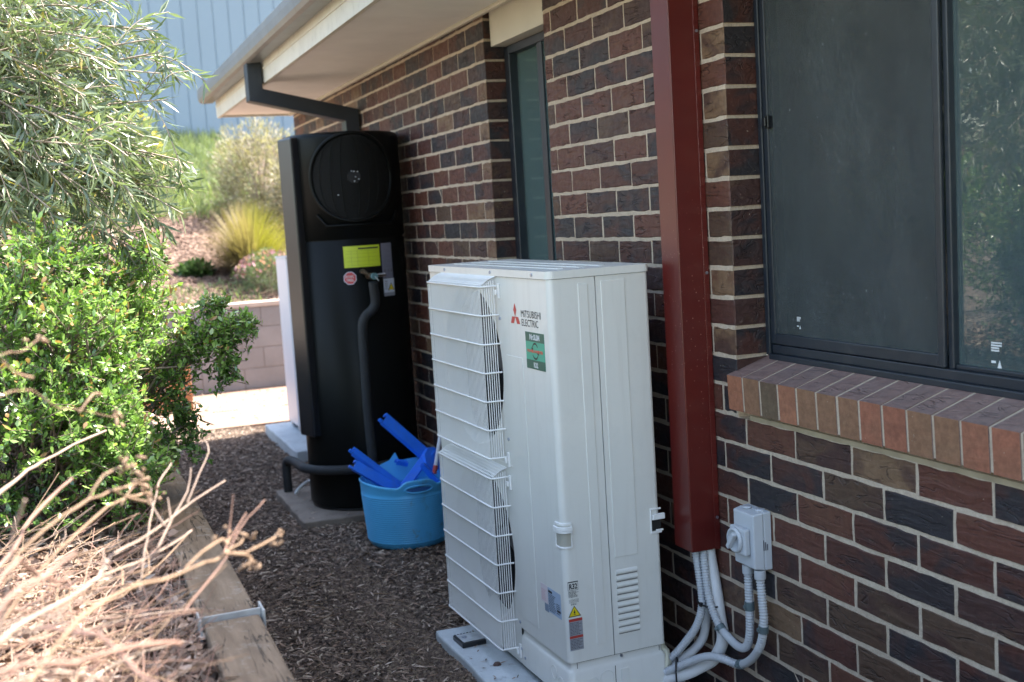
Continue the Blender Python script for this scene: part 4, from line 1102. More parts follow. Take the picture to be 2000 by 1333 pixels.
# valve and lagged relief pipe
vm = MB(); p = cyp(4.0, 1.292, 0); q = cyp(4.0, 1.292, 0.075); vm.tube([p, q], 0.016, 12); vm.tube([cyp(-2,1.318,0.0),cyp(-2,1.318,0.045)], 0.013, 12); vm.tube([cyp(-2,1.318,0.035),cyp(4,1.292,0.045)], 0.011, 10)
vm.tube([cyp(5,1.293,0.07),cyp(17,1.293,0.055)], 0.0045, 8)
va_ = vm.build('relief_valve', simple('dark_brass', (0.10,0.075,0.05), 0.4, metal=0.6), tank)
cp = MB(); cp.tube([cyp(4.8,1.292,0.072),cyp(4.8,1.292,0.094)], 0.0175, 14); cp.build('valve_cap', simple('blue_green_cap', (0.10,0.20,0.22), 0.4), va_)
lv_ = MB(); lv_.tube([cyp(4.8,1.292,0.092),cyp(7.5,1.268,0.098)], 0.003, 6); lv_.build('test_lever', M['galv'], va_)
ft = MB(); ft.tube([cyp(8,1.294,0.05),cyp(18.5,1.294,0.03)], 0.0085, 10); ft.build('side_tag', simple('tag_white', (0.45,0.46,0.48), 0.5), va_)
def frame_pts(lst): return [Vector(x) for x in lst]
pts = [cyp(5,1.262,0.060),cyp(5.2,1.235,0.055),cyp(6.6,1.156,0.042),cyp(3.5,1.118,0.038),cyp(-3.0,1.085,0.036),cyp(-6.2,1.030,0.034),cyp(-6.6,0.893,0.033),cyp(-7.0,0.594,0.033),cyp(-6.0,0.36,0.034),cyp(-5.2,0.12,0.036)]
lm = MB(); lm.tube(even(smooth_path(pts, 8), 0.02), 0.0255, 14); lm.build('relief_pipe_lagging', M['foam_black'], tank)
pts = [(-0.682,6.70,0.02),(-0.682,6.70,0.14),(-0.680,6.70,0.215),(-0.672,6.66,0.243),(-0.660,6.55,0.252),(-0.662,6.40,0.262),(-0.665,6.25,0.272)]
for ph in (-78,-66,-54,-42,-30,-18,-6,8): 
    q = cyp(ph, 0.276+0.018*(ph+78)/80, 0.038); pts.append((q.x+TC[0], q.y+TC[1], q.z+0.053))
pp = even(smooth_path(pts, 6), 0.02); lm = MB(); lm.tube([p-Vector((-0.682,6.70,0.0)) for p in pp], 0.0250, 14)
o = lm.build('lagged_pipe', M['foam_black']); o.location = (-0.682,6.70,0.0)
tag(o, 'black foam lagged pipe bending round the foot of the black tank', 'pipe')
hp = MB(); hp.tube([Vector(q)-Vector((-0.66,6.60,0.05)) for q in smooth_path([(-0.66,6.60,0.056),(-0.640,6.60,0.080),(-0.615,6.60,0.100),(-0.585,6.61,0.112),(-0.54,6.62,0.115),(-0.50,6.62,0.11)], 5)], 0.010, 10)
o = hp.build('drain_hose', M['lag']); o.location = (-0.66,6.60,0.05); tag(o, 'short white drain hose behind the foot of the black tank', 'hose')

# ------------------------------------------------------------------ white cabinet behind the tank
M['white2'] = simple('white_enamel', (0.66,0.64,0.66), 0.35, var=0.02)
wc = thing('air_conditioner', 'narrow white outdoor unit half hidden behind the black tank on its own pale pad', 'air conditioner', (-0.333, 8.36, 0.0855))
b_ = MB(); b_.box(0.045,0.31,0,0.40,0.045,1.262); b_.build('cabinet', M['white2'], wc, bevel=0.012, seg=3)
b_ = MB(); b_.box(0.041,0.314,-0.004,0.404,1.258,1.275); b_.build('lid', M['white2'], wc, bevel=0.006)
for y in (0.03, 0.30):
    b_ = MB(); b_.box(0.055,0.29,y,y+0.05,0.018,0.0445); b_.tube([(0.075,y+0.02,0.0),(0.075,y+0.02,0.03)], 0.017, 10); b_.tube([(0.27,y+0.02,0.0),(0.27,y+0.02,0.03)], 0.017, 10); b_.build('mounting_foot', M['galv'], wc)

# ------------------------------------------------------------------ blue tub and the things in it
def tub_mat():
    m_, nt, b, out = nmat('sky_blue_rubbery_plastic'); v = coords(nt)
    c = ramp(nt, noise(nt, v, 5, 3), [(0.3,(0.075,0.41,0.76)),(0.7,(0.095,0.46,0.82))])
    d = ramp(nt, noise(nt, coords(nt, (1,1,0.6)), 9, 5, 0.7), [(0.58,0.0),(0.74,0.55)]); c = mixc(nt, d, c, (0.10,0.14,0.17))
    d = ramp(nt, noise(nt, v, 13, 3, 0.7), [(0.64,0.0),(0.74,0.5)]); c = mixc(nt, d, c, (0.14,0.12,0.11))
    nt.links.new(c, b.inputs['Base Color']); b.inputs['Roughness'].default_value = 0.42
    b.inputs['Subsurface Weight'].default_value = 0.0; return m_
M['tub'] = tub_mat()
tub = thing('tub', 'sky blue ribbed tub on the mulch between the black tank and the ivory unit', 'bucket', (-0.318, 5.46, 0.004))
tm_ = MB(); NS = 96
prof = [(0.0,0.006),(0.17,0.004),(0.188,0.010),(0.197,0.028)]
zz = 0.036
while zz < 0.262: 
    r0 = 0.198+0.026*(zz/0.33); prof += [(r0, zz), (r0+0.0022, zz+0.0025), (r0+0.0022, zz+0.0055), (r0, zz+0.0078)]; zz += 0.0105
rows = [(r, z, 0) for r, z in prof]+[(0.2215,0.285,0.35),(0.2240,0.312,0.9),(0.2275,0.322,1.0),(0.2285,0.330,1.0),(0.2240,0.334,1.0),(0.2205,0.329,1.0),(0.2170,0.300,0.7),(0.212,0.26,0),(0.19,0.03,0),(0.18,0.014,0),(0.0,0.012,0)]
vs = []
for (r, z, w) in rows:
    for k in range(NS):
        a = 2*PI*k/NS; d = min(abs(((a-t_+PI) % (2*PI))-PI) for t_ in (-PI/2, PI/2))
        lob = 0.036*max(0.0, 1-(d/0.42)**4) if d < 0.42 else 0
        sag = 0.022*(math.sin(a)**2)
        rr = r*(1-0.012*math.cos(2*a)*w)
        vs.append((rr*math.cos(a), rr*math.sin(a), z+w*(lob-sag)))
tm_.add(vs, [(i*NS+k, i*NS+(k+1) % NS, (i+1)*NS+(k+1) % NS, (i+1)*NS+k) for i in range(len(rows)-1) for k in range(NS)], 0, True)
tm_.build('tub_wall', M['tub'], tub)
for s_ in (-1, 1):
    hs = MB(); vs = []
    for i in range(13):
        a = s_*PI/2+(-0.26+0.52*i/12)
        for z in (0.293, 0.317-0.010*abs(i-6)/6): vs.append((0.2292*math.cos(a)*(1 if s_ < 0 else 0.955), 0.2292*math.sin(a)*(1 if s_ < 0 else 0.955), z))
    hs.add(vs, [(2*i,2*i+2,2*i+3,2*i+1) for i in range(12)]); hs.build('handle_opening', simple('handle_opening_blue', (0.02,0.10,0.30), 0.5), tub)
    hr_ = MB(); ring_ = [(0.2305*math.cos(s_*PI/2+0.29*math.cos(2*PI*k/28)), 0.2305*math.sin(s_*PI/2+0.29*math.cos(2*PI*k/28)), 0.304+0.017*math.sin(2*PI*k/28)) for k in range(28)]
    hr_.tube(ring_, 0.004, 6, closed=True); hr_.build('handle_rim', M['tub'], tub)
M['royal'] = simple('royal_blue_plastic', (0.018,0.17,0.80), 0.40, var=0.15, dirt=0.35, dirtcol=(0.10,0.17,0.36))
M['sky2'] = simple('light_blue_plastic', (0.08,0.42,0.82), 0.4, var=0.05)
def channel(name, label, a, b, w, d, mat, roll=0.0, cat='plastic bar', notch=True):
    a = Vector(a); b = Vector(b); L = (b-a).length
    mb = MB(); t_ = 0.004
    mb.box(0, L, -w/2, w/2, 0, t_); mb.box(0, L, -w/2, -w/2+t_, -d, -0.0005); mb.box(0, L, w/2-t_, w/2, -d, -0.0005)
    if notch:
        mb.box(-0.022, -0.001, -w/2, -w/2+0.012, -d*0.6, t_); mb.box(-0.010, -0.001, w/2-0.014, w/2, -d, t_)
        for k in range(1, 6): mb.box(L*k/6-0.002, L*k/6+0.002, -w/2+t_+0.0005, w/2-t_-0.0005, -d*0.8, -0.0005)
    o = mb.build(name, mat, bevel=0.002)
    xd = (b-a).normalized(); yd_ = Vector((0,0,1)).cross(xd).normalized(); zd = xd.cross(yd_)
    Rm = Matrix((xd, yd_, zd)).transposed().to_4x4(); Rm.translation = a
    o.matrix_world = Rm @ Matrix.Rotation(roll, 4, 'X')
    return tag(o, label, cat)
channel('plastic_bar', 'longest royal blue plastic bar sticking up out of the blue tub with a notched end', (-0.362,5.60,0.600), (-0.140,5.56,0.365), 0.060, 0.026, M['royal'], 0.9)
channel('plastic_bar', 'upper of the two royal blue bars leaning out over the left rim of the tub', (-0.548,5.52,0.475), (-0.335,5.46,0.275), 0.042, 0.020, M['royal'], 0.5)
channel('plastic_bar', 'lower of the two royal blue bars leaning on the left rim of the tub', (-0.566,5.455,0.418), (-0.372,5.42,0.277), 0.050, 0.022, M['royal'], 1.1)
channel('plastic_bar', 'royal blue bar slanting down to the left in the middle of the tub', (-0.148,5.56,0.420), (-0.352,5.44,0.262), 0.044, 0.020, M['royal'], -0.6, notch=False)
channel('plastic_bar', 'short blue angle piece at the right of the tub under the long bar', (-0.240,5.40,0.392), (-0.165,5.40,0.285), 0.026, 0.022, M['royal'], 0.4, notch=False)
channel('plastic_bar', 'stubby royal blue piece lying across the middle of the tub', (-0.335,5.55,0.392), (-0.275,5.56,0.372), 0.030, 0.018, M['royal'], 0.3, notch=False)
kn = MB(); kn.prism([(0.062*math.cos(a)*1.0, 0.062*math.sin(a)) for a in [0.2,0.9,1.6,2.3,3.1,3.9,4.6,5.4]], -0.013, 0.013)
o = kn.build('plastic_knuckle', M['royal'], bevel=0.004); o.location = (-0.150,5.545,0.375); o.rotation_euler = (1.15, 0.5, 0.3)
tag(o, 'flat rounded royal blue hinge plate at the right side of the tub', 'plastic part')
st = MB(); pr = [(-0.17,-0.06),(0.16,-0.06),(0.17,0.045),(0.02,0.040),(0.005,0.082),(-0.028,0.048),(-0.10,0.025),(-0.165,0.030)]
st.prism(pr, -0.002, 0.002); o = st.build('plastic_sheet', M['sky2'], bevel=0.0012); o.location = (-0.318,5.62,0.335); o.rotation_euler = (PI/2-0.25, 0, 0.05)
tag(o, 'light blue plastic sheet with a pointed tip standing in the back of the tub', 'plastic sheet')
t = thing('handle_tube', 'white tube with a red end leaning in the tub behind the ivory unit', 'tube', (-0.158,5.50,0.30))
wp = MB(); wp.tube([(0.010,0.0,0.050),(0.062,0.05,0.19)], 0.0105, 12); wp.build('tube_shaft', M['lag'], t)
wp = MB(); wp.tube([(-0.004,-0.012,0.012),(0.009,-0.001,0.049)], 0.0115, 12); wp.build('red_end', simple('red_grip', (0.45,0.05,0.03), 0.5), t)

# ------------------------------------------------------------------ sleeper wall edging the raised bed
def timber():
    m_, nt, b, out = nmat('weathered_sleeper'); v = coords(nt, (1,0.16,1)); v0 = coords(nt)
    c = ramp(nt, noise(nt, v, 26, 6, 0.7, 0.4), [(0.28,(0.095,0.065,0.040)),(0.5,(0.18,0.127,0.082)),(0.72,(0.26,0.19,0.128))])
    ck = math_(nt, 'ABSOLUTE', math_(nt, 'SUBTRACT', noise(nt, coords(nt, (1,0.06,1)), 24, 4, 0.6, 0.5), 0.5))
    crack = ramp(nt, ck, [(0.0,0.15),(0.007,1.0)])
    cm = ramp(nt, noise(nt, v0, 5, 2), [(0.45,1.0),(0.55,0.0)])
    cr = math_(nt, 'MAXIMUM', crack, cm)
    c = mixc(nt, math_(nt, 'SUBTRACT', 1.0, cr), c, (0.018,0.015,0.013))
    c = mixc(nt, ramp(nt, noise(nt, v0, 22, 4, 0.7), [(0.56,0.0),(0.74,0.55)]), c, (0.36,0.34,0.30))
    nt.links.new(c, b.inputs['Base Color']); b.inputs['Roughness'].default_value = 0.88
    n1 = bump(nt, b, cr, 0.8, 0.006); bump(nt, b, noise(nt, v, 60, 5, 0.7), 0.6, 0.004, n1); return m_
M['timber'] = timber(); M['galv2'] = simple('dull_galvanised_steel', (0.36,0.355,0.34), 0.6, var=0.2, vscale=30, dirt=0.3)
sw = thing('sleeper_wall', 'low wall of weathered timber sleepers with galvanised steel posts along the garden bed', 'retaining wall', (-1.56, 3.0, 0.0))
SX0, SX1 = -1.611, -1.502
joints = [-1.4, 0.045, 2.297, 4.55, 6.80, 9.05]
for a, b in zip(joints[:-1], joints[1:]):
    for k in range(4):
        mb = MB(); mb.box(SX0+1.56+rnd.uniform(-.002,.002), SX1+1.56, a+0.008-3, b-0.008-3, 0.02+k*0.2, 0.02+k*0.2+0.197)
        mb.build('sleeper', M['timber'], sw, bevel=0.006, seg=2)
for y in joints[1:]:
    hp_ = MB(); hp_.box(SX0-0.004+1.56, SX1+0.004+1.56, y-0.0025-3, y+0.0025-3, 0.0, 0.826)
    hp_.box(SX0-0.0085+1.56, SX0-0.004+1.56, y-0.032-3, y+0.032-3, 0.0, 0.829); hp_.box(SX1+0.004+1.56, SX1+0.0085+1.56, y-0.032-3, y+0.032-3, 0.0, 0.829)
    hp_.build('steel_post', M['galv2'], sw, bevel=0.001)

# ------------------------------------------------------------------ ground, bed, path, retaining wall, slope
def ground_mat(name, c0, c1, c2, sc=55):
    m_, nt, b, out = nmat(name); v = coords(nt)
    vo = N(nt, 'ShaderNodeTexVoronoi'); vo.inputs['Scale'].default_value = sc; nt.links.new(v, vo.inputs['Vector'])
    sp = N(nt, 'ShaderNodeSeparateColor'); nt.links.new(vo.outputs['Color'], sp.inputs[0])
    c = ramp(nt, sp.outputs[0], [(0.0,c0),(0.55,c1),(0.95,c2)])
    c = mixc(nt, 1.0, c, ramp(nt, noise(nt, v, 2.2, 4), [(0.3,0.75),(0.7,1.2)]), 'MULTIPLY')
    nt.links.new(c, b.inputs['Base Color']); b.inputs['Roughness'].default_value = 0.95
    n1 = bump(nt, b, noise(nt, v, 70, 5, 0.75), 0.9, 0.02); bump(nt, b, vo.outputs['Distance'], 0.5, 0.01, n1); return m_
M['soil'] = ground_mat('alley_mulch_soil', (0.085,0.060,0.045), (0.145,0.105,0.080), (0.21,0.16,0.12))
M['bedsoil'] = ground_mat('bed_soil', (0.14,0.10,0.075), (0.30,0.23,0.175), (0.45,0.36,0.29), 45)
M['slope'] = ground_mat('pink_bark_mulch', (0.085,0.050,0.036), (0.145,0.088,0.064), (0.20,0.135,0.10), 28)
M['grassg'] = ground_mat('dry_grass_ground', (0.12,0.13,0.05), (0.17,0.17,0.07), (0.22,0.19,0.10), 20)
def height_sheet(name, x0, x1, y0, y1, nx, ny, fz, mat, kind='structure'):
    xs = np.linspace(x0, x1, nx); ys_ = np.linspace(y0, y1, ny); V = []
    for y in ys_:
        for x in xs: V.append((x, y, fz(x, y)))
    F = [(j*nx+i, j*nx+i+1, (j+1)*nx+i+1, (j+1)*nx+i) for j in range(ny-1) for i in range(nx-1)]
    o = big_mesh(name, V, F, mat, smooth=True); o['kind'] = kind; return o
def hz(x, y, a=0.012, s=3.0): return a*mnoise.noise(Vector((x*s, y*s, 0.3)))
height_sheet('ground', -150, 150, -150, 150, 60, 60, lambda x, y: -0.08, M['grassg'])
height_sheet('alley_ground', -1.545, 0.02, -1.0, 9.42, 60, 300, lambda x, y: -0.004+hz(x, y, 0.012, 4)+hz(x, y, 0.006, 14)-0.02*max(0, x+0.05)*0, M['soil'])
def bedz(x, y): return 0.785+max(0, -1.70-x)*0.10+0.02*mnoise.noise(Vector((x*5, y*5, 1)))+0.03*mnoise.noise(Vector((x*1.5, y*1.5, 4)))
height_sheet('garden_bed', -9.0, -1.612, -2.0, 9.2, 110, 160, bedz, M['bedsoil'])
height_sheet('path', -9.0, 9.0, 9.39, 11.52, 3, 3, lambda x, y: 0.026+hz(x, y, 0.001, 1), M['slab'])
pe = MB(); pe.box(-1.6, 9.0, 9.372, 9.3895, -0.06, 0.0265); o = pe.build('path_edge', M['slab']); o['kind'] = 'structure'
def slz(x, y): return 0.80+max(0, y-11.75)*0.275+0.05*mnoise.noise(Vector((x*0.8, y*0.8, 2)))*min(1, max(0, y-11.8))+0.02*mnoise.noise(Vector((x*4, y*4, 5)))*min(1, max(0, y-11.8))
height_sheet('garden_slope', -14, 14, 11.66, 21.0, 160, 110, slz, M['slope'])
dg_ = thing('drain_grate', 'small dark slotted drain grate set in the sunlit concrete path', 'drain', (-0.56, 10.27, 0.0275))
gm_ = MB(); gm_.box(-0.115,0.115,-0.045,0.045,0,0.002); gm_.build('grate_frame', simple('worn_grate', (0.33,0.25,0.19), 0.7), dg_)
for k in range(9): MB().box(-0.105+k*0.024,-0.092+k*0.024,-0.033,0.033,0.0022,0.0032).build('slot', M['dark'], dg_)

bw = thing('block_wall', 'mauve grey concrete block retaining wall holding back the garden slope beyond the path', 'retaining wall', (0, 11.5, 0))
M['block'] = simple('mauve_block', (0.205,0.190,0.190), 0.85, var=0.16, vscale=2.5, bs=0.4, bscale=60, dirt=0.2, dirtcol=(0.16,0.12,0.10))
bmesh_cache = None
for r_ in range(4):
    x = -2.6+(0.0 if r_ % 2 else 0.2)
    while x < 4.2:
        if bmesh_cache is None:
            o = MB().box(-0.1965,0.1965,-0.06,0.12,-0.0965,0.0965).build('block', M['block'], bw, bevel=0.004); bmesh_cache = o
        else:
            o = bmesh_cache.copy(); COL.objects.link(o); o.parent = bw
        o.location = (x, 0.06+rnd.uniform(-.002,.002), 0.125+r_*0.2-0.0); x += 0.4
MB().box(-2.8,4.4,0.004,0.17,-0.02,0.82).build('wall_mortar', simple('grey_mortar', (0.17,0.145,0.13), 0.9), bw)
M['cap'] = simple('pale_cap', (0.42,0.34,0.29), 0.8)
x = -2.8
while x < 4.2:
    MB().box(x+0.002, x+0.598, -0.012, 0.20, 0.823, 0.868).build('capping', M['cap'], bw, bevel=0.004); x += 0.6
ob_ = thing('brick_planter', 'low orange brick planter corner lit by the sun behind the green shrub', 'planter', (-1.2, 10.55, 0.026))
M['orange'] = simple('orange_brick', (0.40,0.17,0.075), 0.85, var=0.2, vscale=9, bs=0.4, bscale=100)
for r_ in range(5):
    x = -0.40 if r_ % 2 else -0.28
    while x < 0.40:
        w = min(0.23, 0.40-x)
        if w > 0.05: MB().box(x, x+w, -0.05, 0.06, 0.002+r_*0.086, 0.078+r_*0.086).build('brick', M['orange'], ob_, bevel=0.003)
        x += 0.24
MB().box(-0.38,0.392,-0.046,0.055,0.0,0.415).build('planter_mortar', M['mortar'], ob_)

# ------------------------------------------------------------------ ribbed metal shed
M['shed'] = simple('pale_blue_steel', (0.17,0.225,0.275), 0.45, var=0.03, vscale=0.6)
sh = thing('metal_shed', 'large pale blue ribbed steel shed standing above the garden slope', 'shed', (0, 20.0, 2.4))
sm2 = MB(); x = -14.0; pl_ = []
while x < 12: pl_ += [(x, 0.0), (x+0.212, 0.0), (x+0.218, 0.011), (x+0.232, 0.011), (x+0.238, 0.0)]; x += 0.25
vs = [(a, b, -0.6) for a, b in pl_]+[(a, b, 4.6) for a, b in pl_]; n = len(pl_)
sm2.add(vs, [(k, k+1, n+k+1, n+k) for k in range(n-1)]); sm2.build('wall_sheet', M['shed'], sh)
b_ = MB(); b_.box(-14,12,0.05,6,-0.6,4.55); b_.build('shed_body', M['shed'], sh)
rf2 = MB(); rf2.hexa([(-14.2,-0.25,4.6),(12.2,-0.25,4.6),(12.2,6.2,5.6),(-14.2,6.2,5.6)], [(-14.2,-0.25,4.66),(12.2,-0.25,4.66),(12.2,6.2,5.66),(-14.2,6.2,5.66)]); rf2.build('roof', M['roof'], sh)

# ------------------------------------------------------------------ foliage
def norm(a): return a/np.maximum(1e-9, np.linalg.norm(a, axis=-1, keepdims=True))
def leaves(P_, D, Wd, L, W, shape='narrow', fold=0.25, droop=0.12):
    """P_ base points, D directions, Wd side directions; returns V, F"""
    n = len(P_); L = L[:, None]; W = W[:, None]; Nn = norm(np.cross(D, Wd))
    if shape == 'narrow':
        B = P_; T = P_+D*L-Nn*L*droop; Mid = P_+D*L*0.45-Nn*W*fold*0.5
        Lf = P_+D*L*0.45+Wd*W*0.5; Rt = P_+D*L*0.45-Wd*W*0.5
        V = np.stack([B, Rt, T, Lf, Mid], 1).reshape(-1, 3); b = np.arange(n)[:, None]*5
        F = np.concatenate([b+np.array([[0, 1, 2, 4]]), b+np.array([[0, 4, 2, 3]])], 1).reshape(-1, 4); k = 2
    else:
        B = P_; T = P_+D*L-Nn*L*droop; M1 = P_+D*L*0.6-Nn*W*fold*0.6
        R1 = P_+D*L*0.30-Wd*W*0.34; L1 = P_+D*L*0.30+Wd*W*0.34; R2 = P_+D*L*0.68-Wd*W*0.5; L2 = P_+D*L*0.68+Wd*W*0.5
        V = np.stack([B, R1, R2, T, L2, L1, M1], 1).reshape(-1, 3); b = np.arange(n)[:, None]*7
        F = np.concatenate([b+np.array([[0, 1, 2, 6]]), b+np.array([[6, 2, 3, 4]]), b+np.array([[0, 6, 4, 5]])], 1).reshape(-1, 4); k = 3
    return V, F, k
def rdir(n, rs): return norm(rs.normal(size=(n, 3)))
M['bark'] = simple('grey_brown_bark', (0.19,0.145,0.115), 0.85, var=0.2, vscale=20, bs=0.5, bscale=120)
M['bark_pale'] = simple('pale_bark', (0.36,0.285,0.23), 0.8, var=0.25, vscale=25)
M['twig_pink'] = simple('pinkish_dry_wood', (0.27,0.155,0.115), 0.75, var=0.3, vscale=18, bs=0.4, bscale=150)
M['twig_tan'] = simple('tan_dry_wood', (0.27,0.175,0.11), 0.8, var=0.25, vscale=22, bs=0.4, bscale=150)
M['twig_grey'] = simple('bleached_dry_wood', (0.31,0.225,0.175), 0.8, var=0.2, vscale=22, bs=0.4, bscale=150)
LM = {}
LM['bottle'] = leaf_material('bottlebrush_leaf', [(0.0,(0.08,0.11,0.06)),(0.45,(0.17,0.215,0.125)),(0.8,(0.29,0.335,0.215)),(0.93,(0.28,0.30,0.12)),(1.0,(0.40,0.30,0.07))], 0.30, 0.25, 0.8)
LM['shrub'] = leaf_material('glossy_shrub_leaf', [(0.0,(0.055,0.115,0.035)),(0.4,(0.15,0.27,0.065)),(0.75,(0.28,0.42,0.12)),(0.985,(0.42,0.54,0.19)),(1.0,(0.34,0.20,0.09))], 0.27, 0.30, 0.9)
LM['grass'] = leaf_material('fresh_grass', [(0.0,(0.13,0.16,0.08)),(1.0,(0.26,0.30,0.17))], 0.5, 0.4)
LM['olive'] = leaf_material('olive_wispy_leaf', [(0.0,(0.14,0.125,0.085)),(0.6,(0.30,0.26,0.19)),(1.0,(0.50,0.43,0.34))], 0.6, 0.3)
LM['reed'] = leaf_material('straw_and_lime_blades', [(0.0,(0.14,0.10,0.055)),(0.35,(0.30,0.23,0.14)),(0.6,(0.24,0.22,0.05)),(1.0,(0.34,0.30,0.05))], 0.55, 0.4)
LM['pink'] = leaf_material('pink_petals', [(0.0,(0.28,0.11,0.14)),(1.0,(0.40,0.22,0.24))], 0.6, 0.3)
LM['sage'] = leaf_material('grey_green_needle', [(0.0,(0.12,0.16,0.09)),(1.0,(0.24,0.29,0.17))], 0.6, 0.3)
LM['dark'] = leaf_material('dark_hedge_leaf', [(0.0,(0.03,0.06,0.02)),(1.0,(0.10,0.19,0.05))], 0.45, 0.3)

# bottlebrush tree overhanging the bed from the left
bt = thing('bottlebrush_tree', 'grey green narrow leaved tree drooping into view at the upper left, over the garden bed', 'tree', (-2.55, 4.35, 0.80))
rs = np.random.RandomState(11)
root = np.array([-2.55, 4.35, 0.80])
def capsule_nodes(): pass
trunk_pts = [(0,0,-0.10),(0.03,-0.02,0.35),(-0.03,0.03,0.75),(0.02,0.0,1.15)]
mb = MB(); mb.tube(smooth_path(trunk_pts, 5), 0.05, 10, radii=[0.055-0.0012*i for i in range(16)]); mb.build('trunk', M['bark'], bt)
forks = [np.array(p)+root for p in ((0.0,0.0,0.55),(0.0,0.02,0.85),(0.02,0.0,1.15),(-0.02,0.02,0.70),(0.03,0,0.95))]
LP=[]; LD=[]; bm_ = MB(); tipn = 0
tips = []
for _ in range(135):
    tips.append((rs.uniform(-2.32,-1.60), rs.uniform(3.35,5.3), rs.uniform(1.66,2.95)))
for _ in range(80):
    tips.append((rs.uniform(-2.15,-1.58), rs.uniform(3.2,4.2), rs.uniform(1.55,2.35)))
for s_ in [(-1.47,3.62,2.10),(-1.48,3.55,2.03),(-1.48,3.7,2.15),(-1.45,3.8,2.19),(-1.47,3.5,1.95),(-1.54,3.6,1.92),(-1.52,3.7,2.02),(-1.42,3.45,1.765),(-1.44,3.55,1.745),(-1.50,3.6,1.72),(-1.47,3.5,1.70),(-1.52,3.55,1.79),(-1.46,3.45,1.625),(-1.50,3.5,1.59),(-1.55,3.6,1.62),(-1.55,3.4,1.84),(-1.60,3.6,1.80),(-1.58,3.4,1.66),(-1.6,3.8,2.25),(-1.55,3.9,2.3),(-1.57,3.5,1.52),(-1.62,3.45,1.58)]:
    tips.append(s_)
for t_ in tips:
    t_ = np.array(t_); f = forks[rs.randint(len(forks))]
    d = t_-f; ln = np.linalg.norm(d); mid = f+d*0.5+np.array([0,0,0.10+0.12*ln])+rs.normal(size=3)*0.03
    q3 = f+d*0.8+np.array([0,0,0.07+0.05*ln])+rs.normal(size=3)*0.02
    path = smooth_path([f, mid, q3, t_], 6); Np = len(path)
    bm_.tube(path, 0.004, 4, radii=[0.0075-0.0060*i/(Np-1) for i in range(Np)], caps=False)
    arr = np.array([tuple(p) for p in path])
    # sprays from the outer two thirds
    sub_ = [(arr, 0.42)]
    for k in range(4):
        i0 = rs.randint(int(Np*0.35), Np-2); tg = norm(arr[min(i0+1,Np-1)]-arr[i0]); dv = norm(tg*1.0+rs.normal(size=3)*0.55+np.array([0.05,0,-0.12])); l2 = rs.uniform(0.10,0.24)
        s0 = arr[i0]; sp_ = smooth_path([s0, s0+dv*l2*0.5+np.array([0,0,0.01]), s0+dv*l2+np.array([0,0,-0.035])], 5)
        bm_.tube(sp_, 0.0018, 3, caps=False); sub_.append((np.array([tuple(p) for p in sp_]), 0.05))
    for (A, f0) in sub_:
        seg = np.linalg.norm(np.diff(A, axis=0), axis=1); cum = np.concatenate([[0], np.cumsum(seg)]); tot = cum[-1]
        nl = int((1-f0)*tot/0.0085)
        for j in range(nl):
            s = tot*(f0+(1-f0)*(j+rs.rand())/max(1,nl)); i = min(len(seg)-1, np.searchsorted(cum, s)-1); i = max(i, 0)
            p = A[i]+(A[i+1]-A[i])*(s-cum[i])/max(1e-6,seg[i]); tg = norm(A[i+1]-A[i])
            r_ = rs.normal(size=3); r_ -= tg*(r_@tg); r_ = norm(r_)
            LP.append(p); LD.append(norm(tg*rs.uniform(0.5,1.1)+r_*0.75+np.array([0,0,-0.10])))
LP = np.array(LP); LD = np.array(LD); n = len(LP)
keep = (LP[:,0] < -1.30); LP = LP[keep]; LD = LD[keep]; n = len(LP)
Wd = norm(np.cross(LD, rdir(n, rs)))
V, F, k = leaves(LP, LD, Wd, rs.uniform(0.042,0.078,n), rs.uniform(0.0065,0.0105,n), 'narrow', 0.3, 0.10)
tone = np.clip(rs.beta(2.2,2.4,n)*0.92, 0, 0.9); tone[rs.rand(n) < 0.018] = 0.98
o = big_mesh('foliage', V-root, F, LM['bottle'], bt, np.repeat(tone, k)); o['kind'] = 'stuff'
for i, v in enumerate(bm_.v): bm_.v[i] = tuple(np.array(v)-root)
o = bm_.build('branches', M['bark_pale'], bt); o['kind'] = 'stuff'
print('bottlebrush leaves', n)

# bright green shrub at the edge of the bed
sb = thing('green_shrub', 'dense bright green small leaved shrub spilling over the sleeper wall in the middle left', 'shrub', (-2.0, 3.75, 0.77))
root = np.array([-2.0, 3.75, 0.77]); rs = np.random.RandomState(5)
blobs = [((-2.12,3.85,1.22),(0.50,0.80,0.50),300),((-1.82,3.75,1.24),(0.28,0.60,0.42),420),((-1.68,3.62,1.18),(0.18,0.34,0.33),300),((-1.60,3.70,1.40),(0.13,0.25,0.17),100),((-1.85,3.4,1.50),(0.20,0.35,0.14),120),((-1.56,3.5,1.52),(0.07,0.15,0.07),30),
         ((-1.53,3.55,1.16),(0.10,0.18,0.15),70),((-1.46,3.50,1.27),(0.09,0.15,0.10),60),((-1.375,3.48,1.26),(0.065,0.12,0.085),55),((-1.315,3.48,1.305),(0.035,0.09,0.045),24),((-1.395,3.50,1.365),(0.05,0.08,0.035),18),((-1.375,3.46,1.17),(0.05,0.07,0.055),22),
         ((-1.505,3.50,1.02),(0.035,0.06,0.09),26),((-1.50,3.50,0.965),(0.025,0.04,0.035),10),((-1.70,3.10,0.97),(0.13,0.22,0.14),110),((-1.95,3.1,1.08),(0.24,0.28,0.25),320),((-1.78,3.15,1.28),(0.20,0.22,0.22),220),((-1.74,3.2,1.10),(0.15,0.25,0.20),160),((-2.0,3.2,1.40),(0.2,0.25,0.16),150),((-1.58,3.45,0.97),(0.05,0.18,0.08),40)]
LP=[]; LD=[]; LTn=[]; bm_ = MB()
